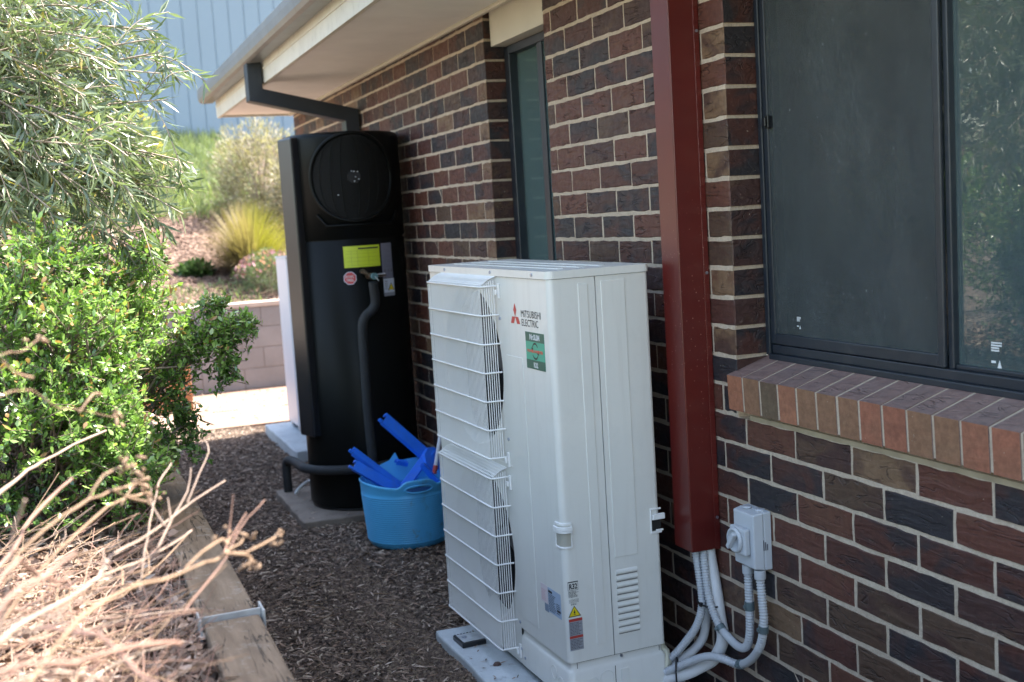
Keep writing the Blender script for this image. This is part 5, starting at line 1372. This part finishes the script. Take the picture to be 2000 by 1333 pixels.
for c, r_, cnt in blobs:
    c = np.array(c); r_ = np.array(r_)
    for _ in range(cnt):
        d = rdir(1, rs)[0]; 
        if d[2] < -0.3 and rs.rand() < 0.5: d[2] *= -1
        rad = rs.uniform(0.55, 1.08)**0.7; tip = c+r_*d*rad
        if tip[2] < 0.80 and tip[0] < -1.62: tip[2] = 0.80+rs.rand()*0.05
        st = tip-norm(d*np.array([1,1,0.6])+np.array([0,0,0.35])+rs.normal(size=3)*0.3)*rs.uniform(0.07,0.13)
        path = [Vector(st), Vector((st+tip)/2+rs.normal(size=3)*0.006), Vector(tip)]; bm_.tube(path, 0.0012, 3, caps=False)
        if rs.rand() < 0.16 and cnt >= 60:
            far = root+(c-root)*0.35+rs.normal(size=3)*0.05; far[2] = max(far[2], 0.78)
            bm_.tube(smooth_path([far, (far+st)/2+rs.normal(size=3)*0.04, st], 4), 0.003, 4, caps=False)
        nl = rs.randint(15, 23); out_ = norm(tip-st)
        for j in range(nl):
            f = (j+0.5)/nl; p = st+(tip-st)*f; rv = rs.normal(size=3); rv -= out_*(rv@out_); rv = norm(rv)
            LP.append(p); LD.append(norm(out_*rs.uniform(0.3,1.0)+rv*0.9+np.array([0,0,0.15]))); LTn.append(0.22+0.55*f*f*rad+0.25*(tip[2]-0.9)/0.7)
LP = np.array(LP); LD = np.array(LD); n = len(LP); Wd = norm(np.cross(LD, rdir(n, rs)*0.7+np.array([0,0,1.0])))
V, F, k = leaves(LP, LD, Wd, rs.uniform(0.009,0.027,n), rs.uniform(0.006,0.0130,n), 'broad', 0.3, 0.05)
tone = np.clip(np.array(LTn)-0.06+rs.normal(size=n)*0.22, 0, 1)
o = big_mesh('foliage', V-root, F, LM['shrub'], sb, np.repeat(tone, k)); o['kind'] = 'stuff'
for (a, b_, c_) in [((-1.95,3.75,0.80),(-1.68,3.60,1.10),(-1.38,3.50,1.27)),((-1.95,3.7,0.8),(-1.7,3.62,1.0),(-1.42,3.48,1.18)),((-1.9,3.7,0.8),(-1.66,3.5,1.05),(-1.48,3.5,1.30)),((-1.9,3.6,0.8),(-1.65,3.45,0.95),(-1.50,3.50,1.02)),((-1.95,3.8,0.8),(-1.8,3.4,1.0),(-1.60,3.3,1.08)),((-2,3.8,0.8),(-1.75,3.5,1.15),(-1.5,3.4,1.2)),((-2,3.8,0.8),(-1.8,3.3,1.0),(-1.66,3.1,1.0))]:
    bm_.tube(smooth_path([a, b_, c_], 8), 0.005, 5, radii=[0.007-0.005*i/16 for i in range(17)], caps=False)
for i, v in enumerate(bm_.v): bm_.v[i] = tuple(np.array(v)-root)
o = bm_.build('branches', M['bark'], sb); o['kind'] = 'stuff'
print('shrub leaves', n)

def blob_plant(name, label, cat, c, r_, n, mat, L, W, seed, shape='narrow', mat2=None, n2=0, L2=(0.02,0.03), W2=(0.02,0.03), tone_z=0.3, group=None):
    rs = np.random.RandomState(seed); c = np.array(c, float); r_ = np.array(r_, float)
    t = thing(name, label, cat, (c[0], c[1], c[2]-r_[2]), 0, group); base = np.array([c[0], c[1], c[2]-r_[2]])
    d = rdir(n, rs); rad = rs.uniform(0.15,1.0,n)**0.5; lump = 1+0.22*np.sin(d[:,0]*7+seed)*np.cos(d[:,2]*6+d[:,1]*5)
    P_ = c+d*r_*(rad*lump)[:,None]; D = norm(d*0.8+rs.normal(size=(n,3))*0.55+np.array([0,0,0.45])); Wd = norm(np.cross(D, rdir(n, rs)))
    V, F, k = leaves(P_, D, Wd, rs.uniform(*L, n), rs.uniform(*W, n), shape)
    tone = np.clip(0.35+rs.normal(size=n)*0.22+tone_z*(P_[:,2]-c[2])/r_[2], 0, 1)
    o = big_mesh('foliage', V-base, F, mat, t, np.repeat(tone, k)); o['kind'] = 'stuff'
    st = MB()
    for i in range(26):
        q = c+rdir(1, rs)[0]*r_*0.8; q[2] = max(q[2], base[2]+0.1)
        st.tube(smooth_path([(0,0,0), tuple((q-base)*np.array([0.4,0.4,0.6])), tuple(q-base)], 4), 0.006, 4, caps=False)
    o = st.build('stems', M['bark'], t); o['kind'] = 'stuff'
    if mat2:
        d = rdir(n2, rs); d[:,2] = np.abs(d[:,2])*0.9; P_ = c+d*r_*1.0; D = norm(d+rs.normal(size=(n2,3))*0.5); Wd = norm(np.cross(D, rdir(n2, rs)))
        V, F, k = leaves(P_, D, Wd, rs.uniform(*L2, n2), rs.uniform(*W2, n2), 'broad'); o = big_mesh('flowers', V-base, F, mat2, t, np.repeat(rs.rand(n2), k)); o['kind'] = 'stuff'
    return t
blob_plant('wispy_shrub', 'large wispy olive and straw coloured shrub against the blue shed', 'shrub', (0.66,14.9,2.15), (0.58,0.60,0.74), 9000, LM['olive'], (0.05,0.11), (0.008,0.016), 31)
blob_plant('wispy_shrub', 'second smaller dry olive shrub lower down the slope behind the black tank', 'shrub', (1.15,14.0,1.95), (0.55,0.5,0.60), 6000, LM['olive'], (0.06,0.12), (0.010,0.020), 32)
blob_plant('flowering_shrub', 'low grey green bush with pink flowers just above the block wall', 'shrub', (0.24,12.22,1.10), (0.33,0.27,0.24), 5500, LM['sage'], (0.03,0.05), (0.004,0.007), 33, mat2=LM['pink'], n2=230, L2=(0.03,0.05), W2=(0.025,0.045))
blob_plant('leafy_plant', 'small dark green leafy plant on the bark slope left of the grass clump', 'plant', (-0.42,12.95,1.15), (0.17,0.15,0.09), 500, LM['dark'], (0.06,0.10), (0.03,0.05), 34, 'broad')
blob_plant('leafy_plant', 'yellow green weed with yellow blooms glimpsed behind the drooping tree', 'plant', (-0.80,14.0,2.55), (0.22,0.25,0.45), 700, LM['grass'], (0.05,0.09), (0.02,0.035), 35, 'broad', mat2=leaf_material('yellow_petals', [(0,(0.6,0.45,0.04)),(1,(0.75,0.62,0.08))], 0.6, 0.3), n2=70, L2=(0.03,0.06), W2=(0.03,0.05))
# unseen shrubs added for panes and enamel to mirror, the last to cut light
for (hx, hy, hz_, rx, ry, rz_, sd_, lb_) in ((-5.6,2.0,1.2,0.7,1.5,0.7,41,'nearest unseen shrub added for the window glass to mirror'),(-6.2,5.2,1.4,0.8,1.7,0.9,42,'tallest and darkest unseen shrub added for the window glass to mirror'),(-5.4,8.4,1.2,0.8,1.5,0.7,43,'farthest unseen shrub added for the window glass to mirror'),(-4.4,-3.6,1.3,0.9,1.2,0.9,44,'unseen shrub added behind the viewer to cut the light from there')):
    blob_plant('unseen_shrub', lb_, 'shrub', (hx,hy,hz_), (rx,ry,rz_), 7000, LM['shrub'] if sd_ != 42 else LM['dark'], (0.06,0.11), (0.03,0.05), sd_, 'broad', group='unseen shrubs added for reflections and to cut light')

# fountain grass clump
rs = np.random.RandomState(21)
def blades(name, label, cat, base, n, Lr, w, mat, spread, tonef, lean=(0,0), kind_part=True, curve=0.6):
    base = np.array(base, float); V=[]; F=[]; T=[]
    t = thing(name, label, cat, tuple(base)) if label else None
    az = rs.uniform(0, 2*PI, n); el = rs.uniform(0.0, spread, n)**1.0; L = rs.uniform(*Lr, n)
    for i in range(n):
        d = np.array([math.cos(az[i])*math.sin(el[i])+lean[0], math.sin(az[i])*math.sin(el[i])+lean[1], math.cos(el[i])]); d /= np.linalg.norm(d)
        hdir = np.array([math.cos(az[i]), math.sin(az[i]), 0]); sd_ = np.array([-hdir[1], hdir[0], 0]); p = hdir*rs.uniform(0,0.10); p = p.copy(); K = 4; b0 = len(V)
        for j in range(K+1):
            f = j/K; ww = w*(1-f*0.85)
            V.append(p-sd_*ww/2); V.append(p+sd_*ww/2)
            d2 = d+np.array([hdir[0]*0.5, hdir[1]*0.5, -1.0])*(f**1.6)*curve*(0.3+el[i]); d2 /= np.linalg.norm(d2); p = p+d2*L[i]/K
        for j in range(K): F.append((b0+2*j, b0+2*j+1, b0+2*j+3, b0+2*j+2))
        T += [tonef(az[i], el[i])]*K
    o = big_mesh('blades', V, F, mat, t, T); o['kind'] = 'stuff'; return o
blades('grass_clump', 'rounded clump of straw and lime yellow ornamental grass on the bark slope', 'ornamental grass', (0.16,12.85,1.08), 3400, (0.45,0.84), 0.009, LM['reed'], 1.15, lambda a, e: min(1, max(0, 0.55+0.35*math.cos(a-0.2)-0.25*e*(math.cos(a) < 0)+rs.normal()*0.13)), curve=0.7)
# grass on the upper slope
def patch_grass(name, n, fx, fy, fz, L, w, mat, label=None):
    P_ = np.array([(fx(), fy(), 0.0) for _ in range(n)]); P_[:,2] = [fz(a, b) for a, b, _ in P_]
    D = norm(rs.normal(size=(n,3))*0.35+np.array([0,0,1.0])); Wd = norm(np.cross(D, rdir(n, rs)))
    V, F, k = leaves(P_, D, Wd, rs.uniform(*L, n), rs.uniform(*w, n), 'narrow', 0.2, 0.3)
    o = big_mesh(name, V, F, mat, None, np.repeat(rs.rand(n), k)); tag(o, label, 'grass', None, 'stuff'); return o
patch_grass('slope_grass', 26000, lambda: rs.uniform(-5,0.9), lambda: 15.0+4.9*rs.rand()**0.8, slz, (0.10,0.34), (0.010,0.022), LM['grass'], 'fresh green grass growing on the upper slope below the shed')
patch_grass('slope_weeds', 900, lambda: rs.uniform(-1.5,0.1), lambda: rs.uniform(11.75,12.5), slz, (0.04,0.12), (0.008,0.016), LM['grass'], 'sparse weeds behind the block wall')

# ------------------------------------------------------------------ mulch, chips, stones and fallen leaves
def chips(name, n, x0, x1, y0, y1, fz, L, W, H_, mat, label, cat, seed, lift=0.0, tilt=0.25, fx=None, tone=None):
    rs = np.random.RandomState(seed)
    X = fx(n, rs) if fx else rs.uniform(x0, x1, n); Y = rs.uniform(y0, y1, n); Z = np.array([fz(a, b) for a, b in zip(X, Y)])+lift*rs.rand(n)
    P_ = np.stack([X, Y, Z], 1); a = rs.uniform(0, 2*PI, n); D = norm(np.stack([np.cos(a), np.sin(a), rs.normal(size=n)*tilt], 1)); S_ = norm(np.cross(D, np.array([0,0,1.0])+rs.normal(size=(n,3))*0.3)); U = np.cross(S_, D)
    l = rs.uniform(*L, n)[:,None]; w = rs.uniform(*W, n)[:,None]; h = rs.uniform(*H_, n)[:,None]
    a0 = P_-D*l/2-S_*w*0.35; a1 = P_-D*l/2+S_*w*0.35; b0 = P_+D*l*0.1-S_*w/2; b1 = P_+D*l*0.1+S_*w/2; c0 = P_+D*l/2
    t0 = P_-D*l*0.35+U*h; t1 = P_+D*l*0.25+U*h
    V = np.stack([a0,a1,b1,c0,b0,t0,t1], 1).reshape(-1,3); b = np.arange(n)[:,None]*7
    tr_ = np.array([[0,5,1],[1,5,6],[1,6,2],[2,6,3],[3,6,4],[4,6,5],[4,5,0]]); F = (b[:,:,None]+tr_[None]).reshape(-1,3)
    tn = rs.rand(n) if tone is None else tone(n, rs)
    o = big_mesh(name, V, F, mat, None, np.repeat(tn, 7)); return tag(o, label, cat, None, 'stuff')
M['chip'] = tone_material('mulch_chips', [(0.0,(0.055,0.036,0.026)),(0.45,(0.135,0.092,0.066)),(0.8,(0.23,0.165,0.12)),(1.0,(0.50,0.40,0.30))], 0.9)
M['scoria'] = tone_material('scoria_gravel', [(0.0,(0.06,0.040,0.032)),(0.6,(0.125,0.086,0.062)),(1.0,(0.21,0.155,0.105))], 0.95, 0.6, 90)
M['litter'] = tone_material('dry_leaf_litter', [(0.0,(0.08,0.05,0.033)),(0.35,(0.21,0.13,0.088)),(0.75,(0.36,0.25,0.185)),(1.0,(0.52,0.42,0.34))], 0.75)
M['bark_pink'] = tone_material('pink_bark_chips', [(0.0,(0.055,0.030,0.020)),(0.5,(0.14,0.082,0.058)),(1.0,(0.27,0.18,0.135))], 0.9)
az_ = lambda x, y: 0.004+hz(x, y, 0.012, 4)+hz(x, y, 0.006, 14)
sq = lambda n, rs: rs.rand(n)**1.6
chips('mulch', 46000, -1.50, -0.01, 2.6, 9.36, az_, (0.010,0.042), (0.004,0.011), (0.002,0.006), M['chip'], 'dark shredded mulch covering the shaded alley', 'mulch', 51, 0.010, tone=sq)
chips('gravel', 9000, -1.0, -0.01, 2.7, 5.2, lambda x, y: az_(x, y)-0.001, (0.010,0.022), (0.010,0.018), (0.006,0.012), M['scoria'], 'small brown scoria stones mixed into the mulch beside the ivory unit', 'gravel', 52, 0.006, fx=lambda n, rs: -0.62-np.abs(rs.normal(size=n))*0.13)
def flat_leaves(name, n, x0, x1, y0, y1, fz, L, W, mat, label, cat, seed, lift=0.02, curl=0.5, shape='narrow', tone=None):
    rs = np.random.RandomState(seed); X = rs.uniform(x0, x1, n); Y = rs.uniform(y0, y1, n)
    P_ = np.stack([X, Y, np.array([fz(a, b) for a, b in zip(X, Y)])+0.004+lift*rs.rand(n)], 1)
    a = rs.uniform(0, 2*PI, n); D = norm(np.stack([np.cos(a), np.sin(a), rs.normal(size=n)*curl*0.6], 1)); Wd = norm(np.cross(np.array([0,0,1.0])+rs.normal(size=(n,3))*curl, D))
    V, F, k = leaves(P_, D, Wd, rs.uniform(*L, n), rs.uniform(*W, n), shape, 0.5, 0.25*curl)
    o = big_mesh(name, V, F, mat, None, np.repeat(rs.rand(n) if tone is None else tone(n, rs), k)); return tag(o, label, cat, None, 'stuff')
flat_leaves('fallen_leaves', 9000, -1.50, -0.03, 2.7, 9.3, az_, (0.022,0.062), (0.0035,0.009), M['litter'], 'pale slender dry leaves scattered on the alley mulch', 'leaf litter', 53, 0.016, 0.35, tone=lambda n, rs: 0.35+0.65*rs.rand(n)**1.2)
flat_leaves('leaf_litter', 19000, -2.6, -1.615, 0.5, 4.6, bedz, (0.018,0.050), (0.006,0.020), M['litter'], 'thick layer of pink brown dry leaves on the sunny garden bed', 'leaf litter', 54, 0.035, 0.8)
flat_leaves('broad_litter', 3500, -2.4, -1.615, 0.6, 3.6, bedz, (0.020,0.040), (0.015,0.028), M['litter'], 'curled broad dead leaves on the garden bed', 'leaf litter', 55, 0.03, 0.9, 'broad')
chips('bed_bark', 9000, -2.6, -1.615, 0.5, 4.6, bedz, (0.012,0.045), (0.005,0.013), (0.002,0.006), M['bark_pink'], 'bark chips in the sunny garden bed', 'mulch', 56, 0.02)
chips('slope_bark', 26000, -1.6, 1.3, 11.75, 15.6, slz, (0.03,0.08), (0.015,0.035), (0.006,0.016), M['bark_pink'], 'pink bark mulch on the slope behind the block wall', 'mulch', 57, 0.02)
flat_leaves('pad_leaves', 26, -0.61, -0.50, 3.3, 4.02, lambda x, y: 0.049, (0.015,0.04), (0.003,0.007), M['litter'], 'a few dry leaves on the pale pad by the air conditioner', 'leaf litter', 61, 0.004, 0.3)
flat_leaves('paver_leaves', 70, -0.73, -0.35, 5.95, 6.7, lambda x, y: 0.052, (0.012,0.04), (0.003,0.008), M['litter'], 'small dry leaves and bark crumbs on the brown paver', 'leaf litter', 62, 0.004, 0.3)
flat_leaves('path_leaves', 160, -1.5, 0.4, 9.5, 11.45, lambda x, y: 0.027, (0.03,0.06), (0.01,0.02), M['litter'], 'a few dry leaves blown onto the path', 'leaf litter', 58, 0.004, 0.4)

tw_ = MB(); rs = np.random.RandomState(91)
for _ in range(420):
    x, y = rs.uniform(-1.48, -0.05), rs.uniform(2.8, 9.2); a = rs.uniform(0, 2*PI); l = rs.uniform(0.03, 0.13); z = az_(x, y)+0.010
    p = np.array([x, y, z]); q = p+np.array([math.cos(a)*l, math.sin(a)*l, rs.uniform(-0.002, 0.012)]); tw_.tube([p, (p+q)/2+rs.normal(size=3)*0.004, q], rs.uniform(0.0009, 0.0022), 4, int(rs.randint(2)))
o = tw_.build('small_twigs', [M['twig_grey'], M['twig_tan']]); tag(o, 'thin dry twigs scattered over the alley mulch', 'twigs', None, 'stuff')

# ------------------------------------------------------------------ pruned branches lying on the bed
rt_ = random.Random(8)
def branch(label, pts, r0, r1, mat, side=()):
    base = Vector(pts[0]); P_ = smooth_path([Vector(p)-base+Vector((rt_.gauss(0,.002), rt_.gauss(0,.002), rt_.gauss(0,.003))) for p in pts], 3)
    P_ = [p+Vector((rt_.gauss(0,.0010), rt_.gauss(0,.0010), rt_.gauss(0,.0013))) for p in P_]; n_ = len(P_); r0 *= 0.50; r1 *= 0.60; side = [(q, a*0.62, b*0.62) for q, a, b in side]
    mb = MB(); mb.tube(P_, r0, 7, radii=[(r0+(r1-r0)*i/(n_-1))*(1.28 if i % 4 == 2 else 1.0) for i in range(n_)])
    for s_ in side:
        Q = smooth_path([Vector(p)-base for p in s_[0]], 2); m_n = len(Q); mb.tube(Q, s_[1], 6, radii=[s_[1]+(s_[2]-s_[1])*i/(m_n-1) for i in range(m_n)])
    o = mb.build('dry_branch', mat); o.location = base; return tag(o, label, 'branch')
def off(p, dx, dy, dz): return (p[0]+dx, p[1]+dy, p[2]+dz)
branch('long pale pruned branch slanting up from the left edge across the green shrub foot', [(-2.20,1.55,0.98),(-2.02,1.72,1.14),(-1.921,1.9,1.203),(-1.884,2.0,1.208),(-1.841,2.1,1.212),(-1.754,2.3,1.212)], 0.0065, 0.003, M['twig_grey'])
branch('second pale dry branch just below the longest slanting one at the left edge', [(-2.15,1.35,0.95),(-1.98,1.48,1.12),(-1.895,1.6,1.185),(-1.869,1.65,1.203),(-1.82,1.75,1.235)], 0.006, 0.003, M['twig_pink'])
branch('long forked pink grey branch whose tips reach out over the sleepers, nearest the middle', [(-2.12,1.15,0.93),(-1.97,1.25,1.10),(-1.888,1.35,1.160),(-1.823,1.5,1.146),(-1.796,1.55,1.14),(-1.718,1.75,1.11),(-1.65,1.9,1.098)], 0.0062, 0.0022, M['twig_grey'],
       [([(-1.801,1.54,1.141),(-1.779,1.6,1.156),(-1.74,1.66,1.155),(-1.69,1.75,1.158),(-1.65,1.8,1.169),(-1.596,1.85,1.182)], 0.0036, 0.0020),
        ([(-1.711,1.76,1.115),(-1.684,1.8,1.146),(-1.655,1.84,1.176),(-1.645,1.86,1.208)], 0.0030, 0.0018), ([(-1.66,1.80,1.167),(-1.634,1.84,1.203),(-1.615,1.87,1.227),(-1.615,1.9,1.24)], 0.0022, 0.0013), ([(-1.70,1.72,1.155),(-1.715,1.74,1.185),(-1.712,1.76,1.205)],0.002,0.0012), ([(-1.69,1.74,1.157),(-1.690,1.77,1.185)],0.0018,0.0012)])
branch('tan branch with knobbly seed heads hanging over the sleepers', [(-2.02,0.95,0.98),(-1.88,1.10,1.16),(-1.796,1.25,1.195),(-1.732,1.35,1.186),(-1.692,1.4,1.179),(-1.653,1.45,1.176),(-1.614,1.5,1.179)], 0.0048, 0.0022, M['twig_tan'],
       [([(-1.653,1.45,1.176),(-1.630,1.46,1.168),(-1.618,1.47,1.160),(-1.616,1.465,1.148)], 0.0032, 0.0036), ([(-1.640,1.46,1.174),(-1.622,1.47,1.167),(-1.573,1.52,1.169)], 0.0024, 0.0024), ([(-1.704,1.39,1.181),(-1.680,1.42,1.19),(-1.652,1.45,1.194)], 0.0022, 0.0028)])
branch('short pink stick crossing the pile at the left edge', [(-2.00,1.12,1.10),(-1.89,1.25,1.245),(-1.863,1.3,1.228),(-1.834,1.35,1.20)], 0.0048, 0.0036, M['twig_pink'])
branch('thick pink stick rising from the left edge towards the middle of the pile', [(-1.99,0.98,1.14),(-1.883,1.1,1.250),(-1.854,1.15,1.262),(-1.821,1.2,1.270)], 0.0052, 0.0038, M['twig_pink'])
branch('thickest pink branch lying low across the bottom left corner with a pale cut end', [(-2.05,0.98,1.15),(-1.898,1.05,1.213),(-1.832,1.1,1.195),(-1.797,1.13,1.19),(-1.728,1.2,1.162)], 0.0055, 0.0040, M['twig_pink'])
branch('orange brown stick running down out of the picture at the bottom left', [(-1.86,1.32,1.16),(-1.805,1.2,1.179),(-1.782,1.12,1.178),(-1.758,1.0,1.19)], 0.0045, 0.0035, M['twig_pink'])
branch('thin upright pale twig standing beside the forked branch', [(-1.74,1.74,1.06),(-1.718,1.8,1.132),(-1.706,1.85,1.158),(-1.689,1.9,1.182),(-1.667,1.95,1.203)], 0.0026, 0.0018, M['twig_grey'])
branch('thin pink and white twig leaning right over the timber edge', [(-1.70,1.50,1.10),(-1.65,1.56,1.125),(-1.613,1.6,1.157),(-1.571,1.63,1.195)], 0.0020, 0.0016, M['twig_pink'], [([(-1.640,1.58,1.135),(-1.626,1.62,1.144),(-1.593,1.66,1.172)],0.0018,0.0014),([(-1.64,1.57,1.14),(-1.628,1.6,1.154),(-1.614,1.62,1.21)],0.0018,0.0013)])
branch('dark grey stick half buried in the litter beside the steel post', [(-1.90,1.5,0.99),(-1.815,1.6,1.00),(-1.77,1.65,1.0),(-1.69,1.72,0.985)], 0.0040, 0.0030, M['bark'])
branch('brown stalk with seed heads in front of the green shrub', [(-1.98,1.35,1.12),(-1.88,1.42,1.22),(-1.816,1.5,1.250),(-1.773,1.55,1.252),(-1.734,1.6,1.249)], 0.0035, 0.0026, M['twig_tan'], [([(-1.80,1.52,1.252),(-1.78,1.54,1.275),(-1.75,1.56,1.28)],0.0022,0.003),([(-1.77,1.55,1.252),(-1.75,1.57,1.235),(-1.73,1.58,1.225)],0.0022,0.003)])
branch('lower tan stalk with seed heads pointing at the sleepers', [(-1.98,1.4,1.05),(-1.87,1.5,1.17),(-1.794,1.6,1.210),(-1.747,1.65,1.215),(-1.713,1.7,1.208)], 0.0035, 0.0024, M['twig_tan'], [([(-1.76,1.63,1.214),(-1.74,1.65,1.235),(-1.72,1.66,1.238)],0.002,0.003)])
branch('curved pale stick hanging down at the far left of the pile', [(-1.86,1.28,1.31),(-1.88,1.3,1.275),(-1.881,1.3,1.239),(-1.897,1.3,1.196),(-1.92,1.28,1.12)], 0.0026, 0.0022, M['twig_grey'])
branch('grey stick lying flat at the very bottom left', [(-1.98,1.1,1.15),(-1.896,1.15,1.166),(-1.844,1.2,1.149),(-1.798,1.25,1.121)], 0.0036, 0.0028, M['twig_grey'])
branch('blurred brown twig poking over the left side of the shrub', [(-2.02,1.35,1.38),(-1.888,1.5,1.432),(-1.861,1.55,1.437),(-1.837,1.6,1.45)], 0.0018, 0.0010, M['twig_tan'], [([(-1.88,1.50,1.434),(-1.868,1.53,1.415),(-1.85,1.55,1.405)],0.002,0.003)])
branch('blurred dry stalk running through the lower left of the shrub', [(-2.0,1.35,1.36),(-1.875,1.5,1.40),(-1.828,1.6,1.356),(-1.751,1.7,1.323)], 0.0018, 0.0012, M['twig_tan'], [([(-1.80,1.63,1.345),(-1.78,1.65,1.365),(-1.77,1.67,1.36)],0.002,0.003)])
# tangle of fine prunings under the big branches
tg_ = MB(); rs = np.random.RandomState(77)
for _ in range(760):
    p = np.array([rs.uniform(-2.25,-1.64), rs.uniform(0.75,2.9), 0]); p[2] = bedz(p[0], p[1])+rs.uniform(0.0,0.27)*(1 if p[0] < -1.80 else 0.30)*(1 if p[1] < 2.1 else 0.35)
    a = rs.uniform(-0.5,1.9); l = rs.uniform(0.08,0.36); d = np.array([math.cos(a), math.sin(a)*0.8, rs.normal()*0.28]); q = p+d*l
    if q[0] > -1.63: q[0] = -1.63
    md = (p+q)/2+rs.normal(size=3)*0.012; r_ = rs.uniform(0.0006,0.0017)
    tg_.tube(smooth_path([p, md, q], 3), r_, 5, int(rs.randint(3)), radii=[r_*(1-0.4*i/6) for i in range(7)])
    if rs.rand() < 0.6:
        e = md+np.array([d[0]*0.3-d[1]*0.5, d[1]*0.3+d[0]*0.5, 0.25])*rs.uniform(0.06,0.16); tg_.tube([md, (md+e)/2+rs.normal(size=3)*0.004, e], r_*0.6, 4, int(rs.randint(3)))
for (hx_, hy_, hz2, n_) in ((-1.616,1.466,1.150,9),(-1.575,1.52,1.168,8),(-1.652,1.452,1.194,8),(-1.614,1.50,1.179,8),(-1.734,1.60,1.249,16),(-1.75,1.56,1.28,12),(-1.713,1.70,1.208,14),(-1.837,1.60,1.45,5),(-1.751,1.70,1.323,6)):
    for _ in range(n_):
        q = np.array([hx_, hy_, hz2])+rs.normal(size=3)*0.006; e = q+rs.normal(size=3)*0.005; tg_.tube([q, (q+e)/2, e], 0.0022, 5, 2, radii=[0.0012,0.0028,0.0010])
o = tg_.build('brushwood', [M['twig_grey'], M['twig_pink'], M['twig_tan']]); tag(o, 'tangle of fine dry prunings lying on the garden bed', 'brushwood', None, 'stuff')
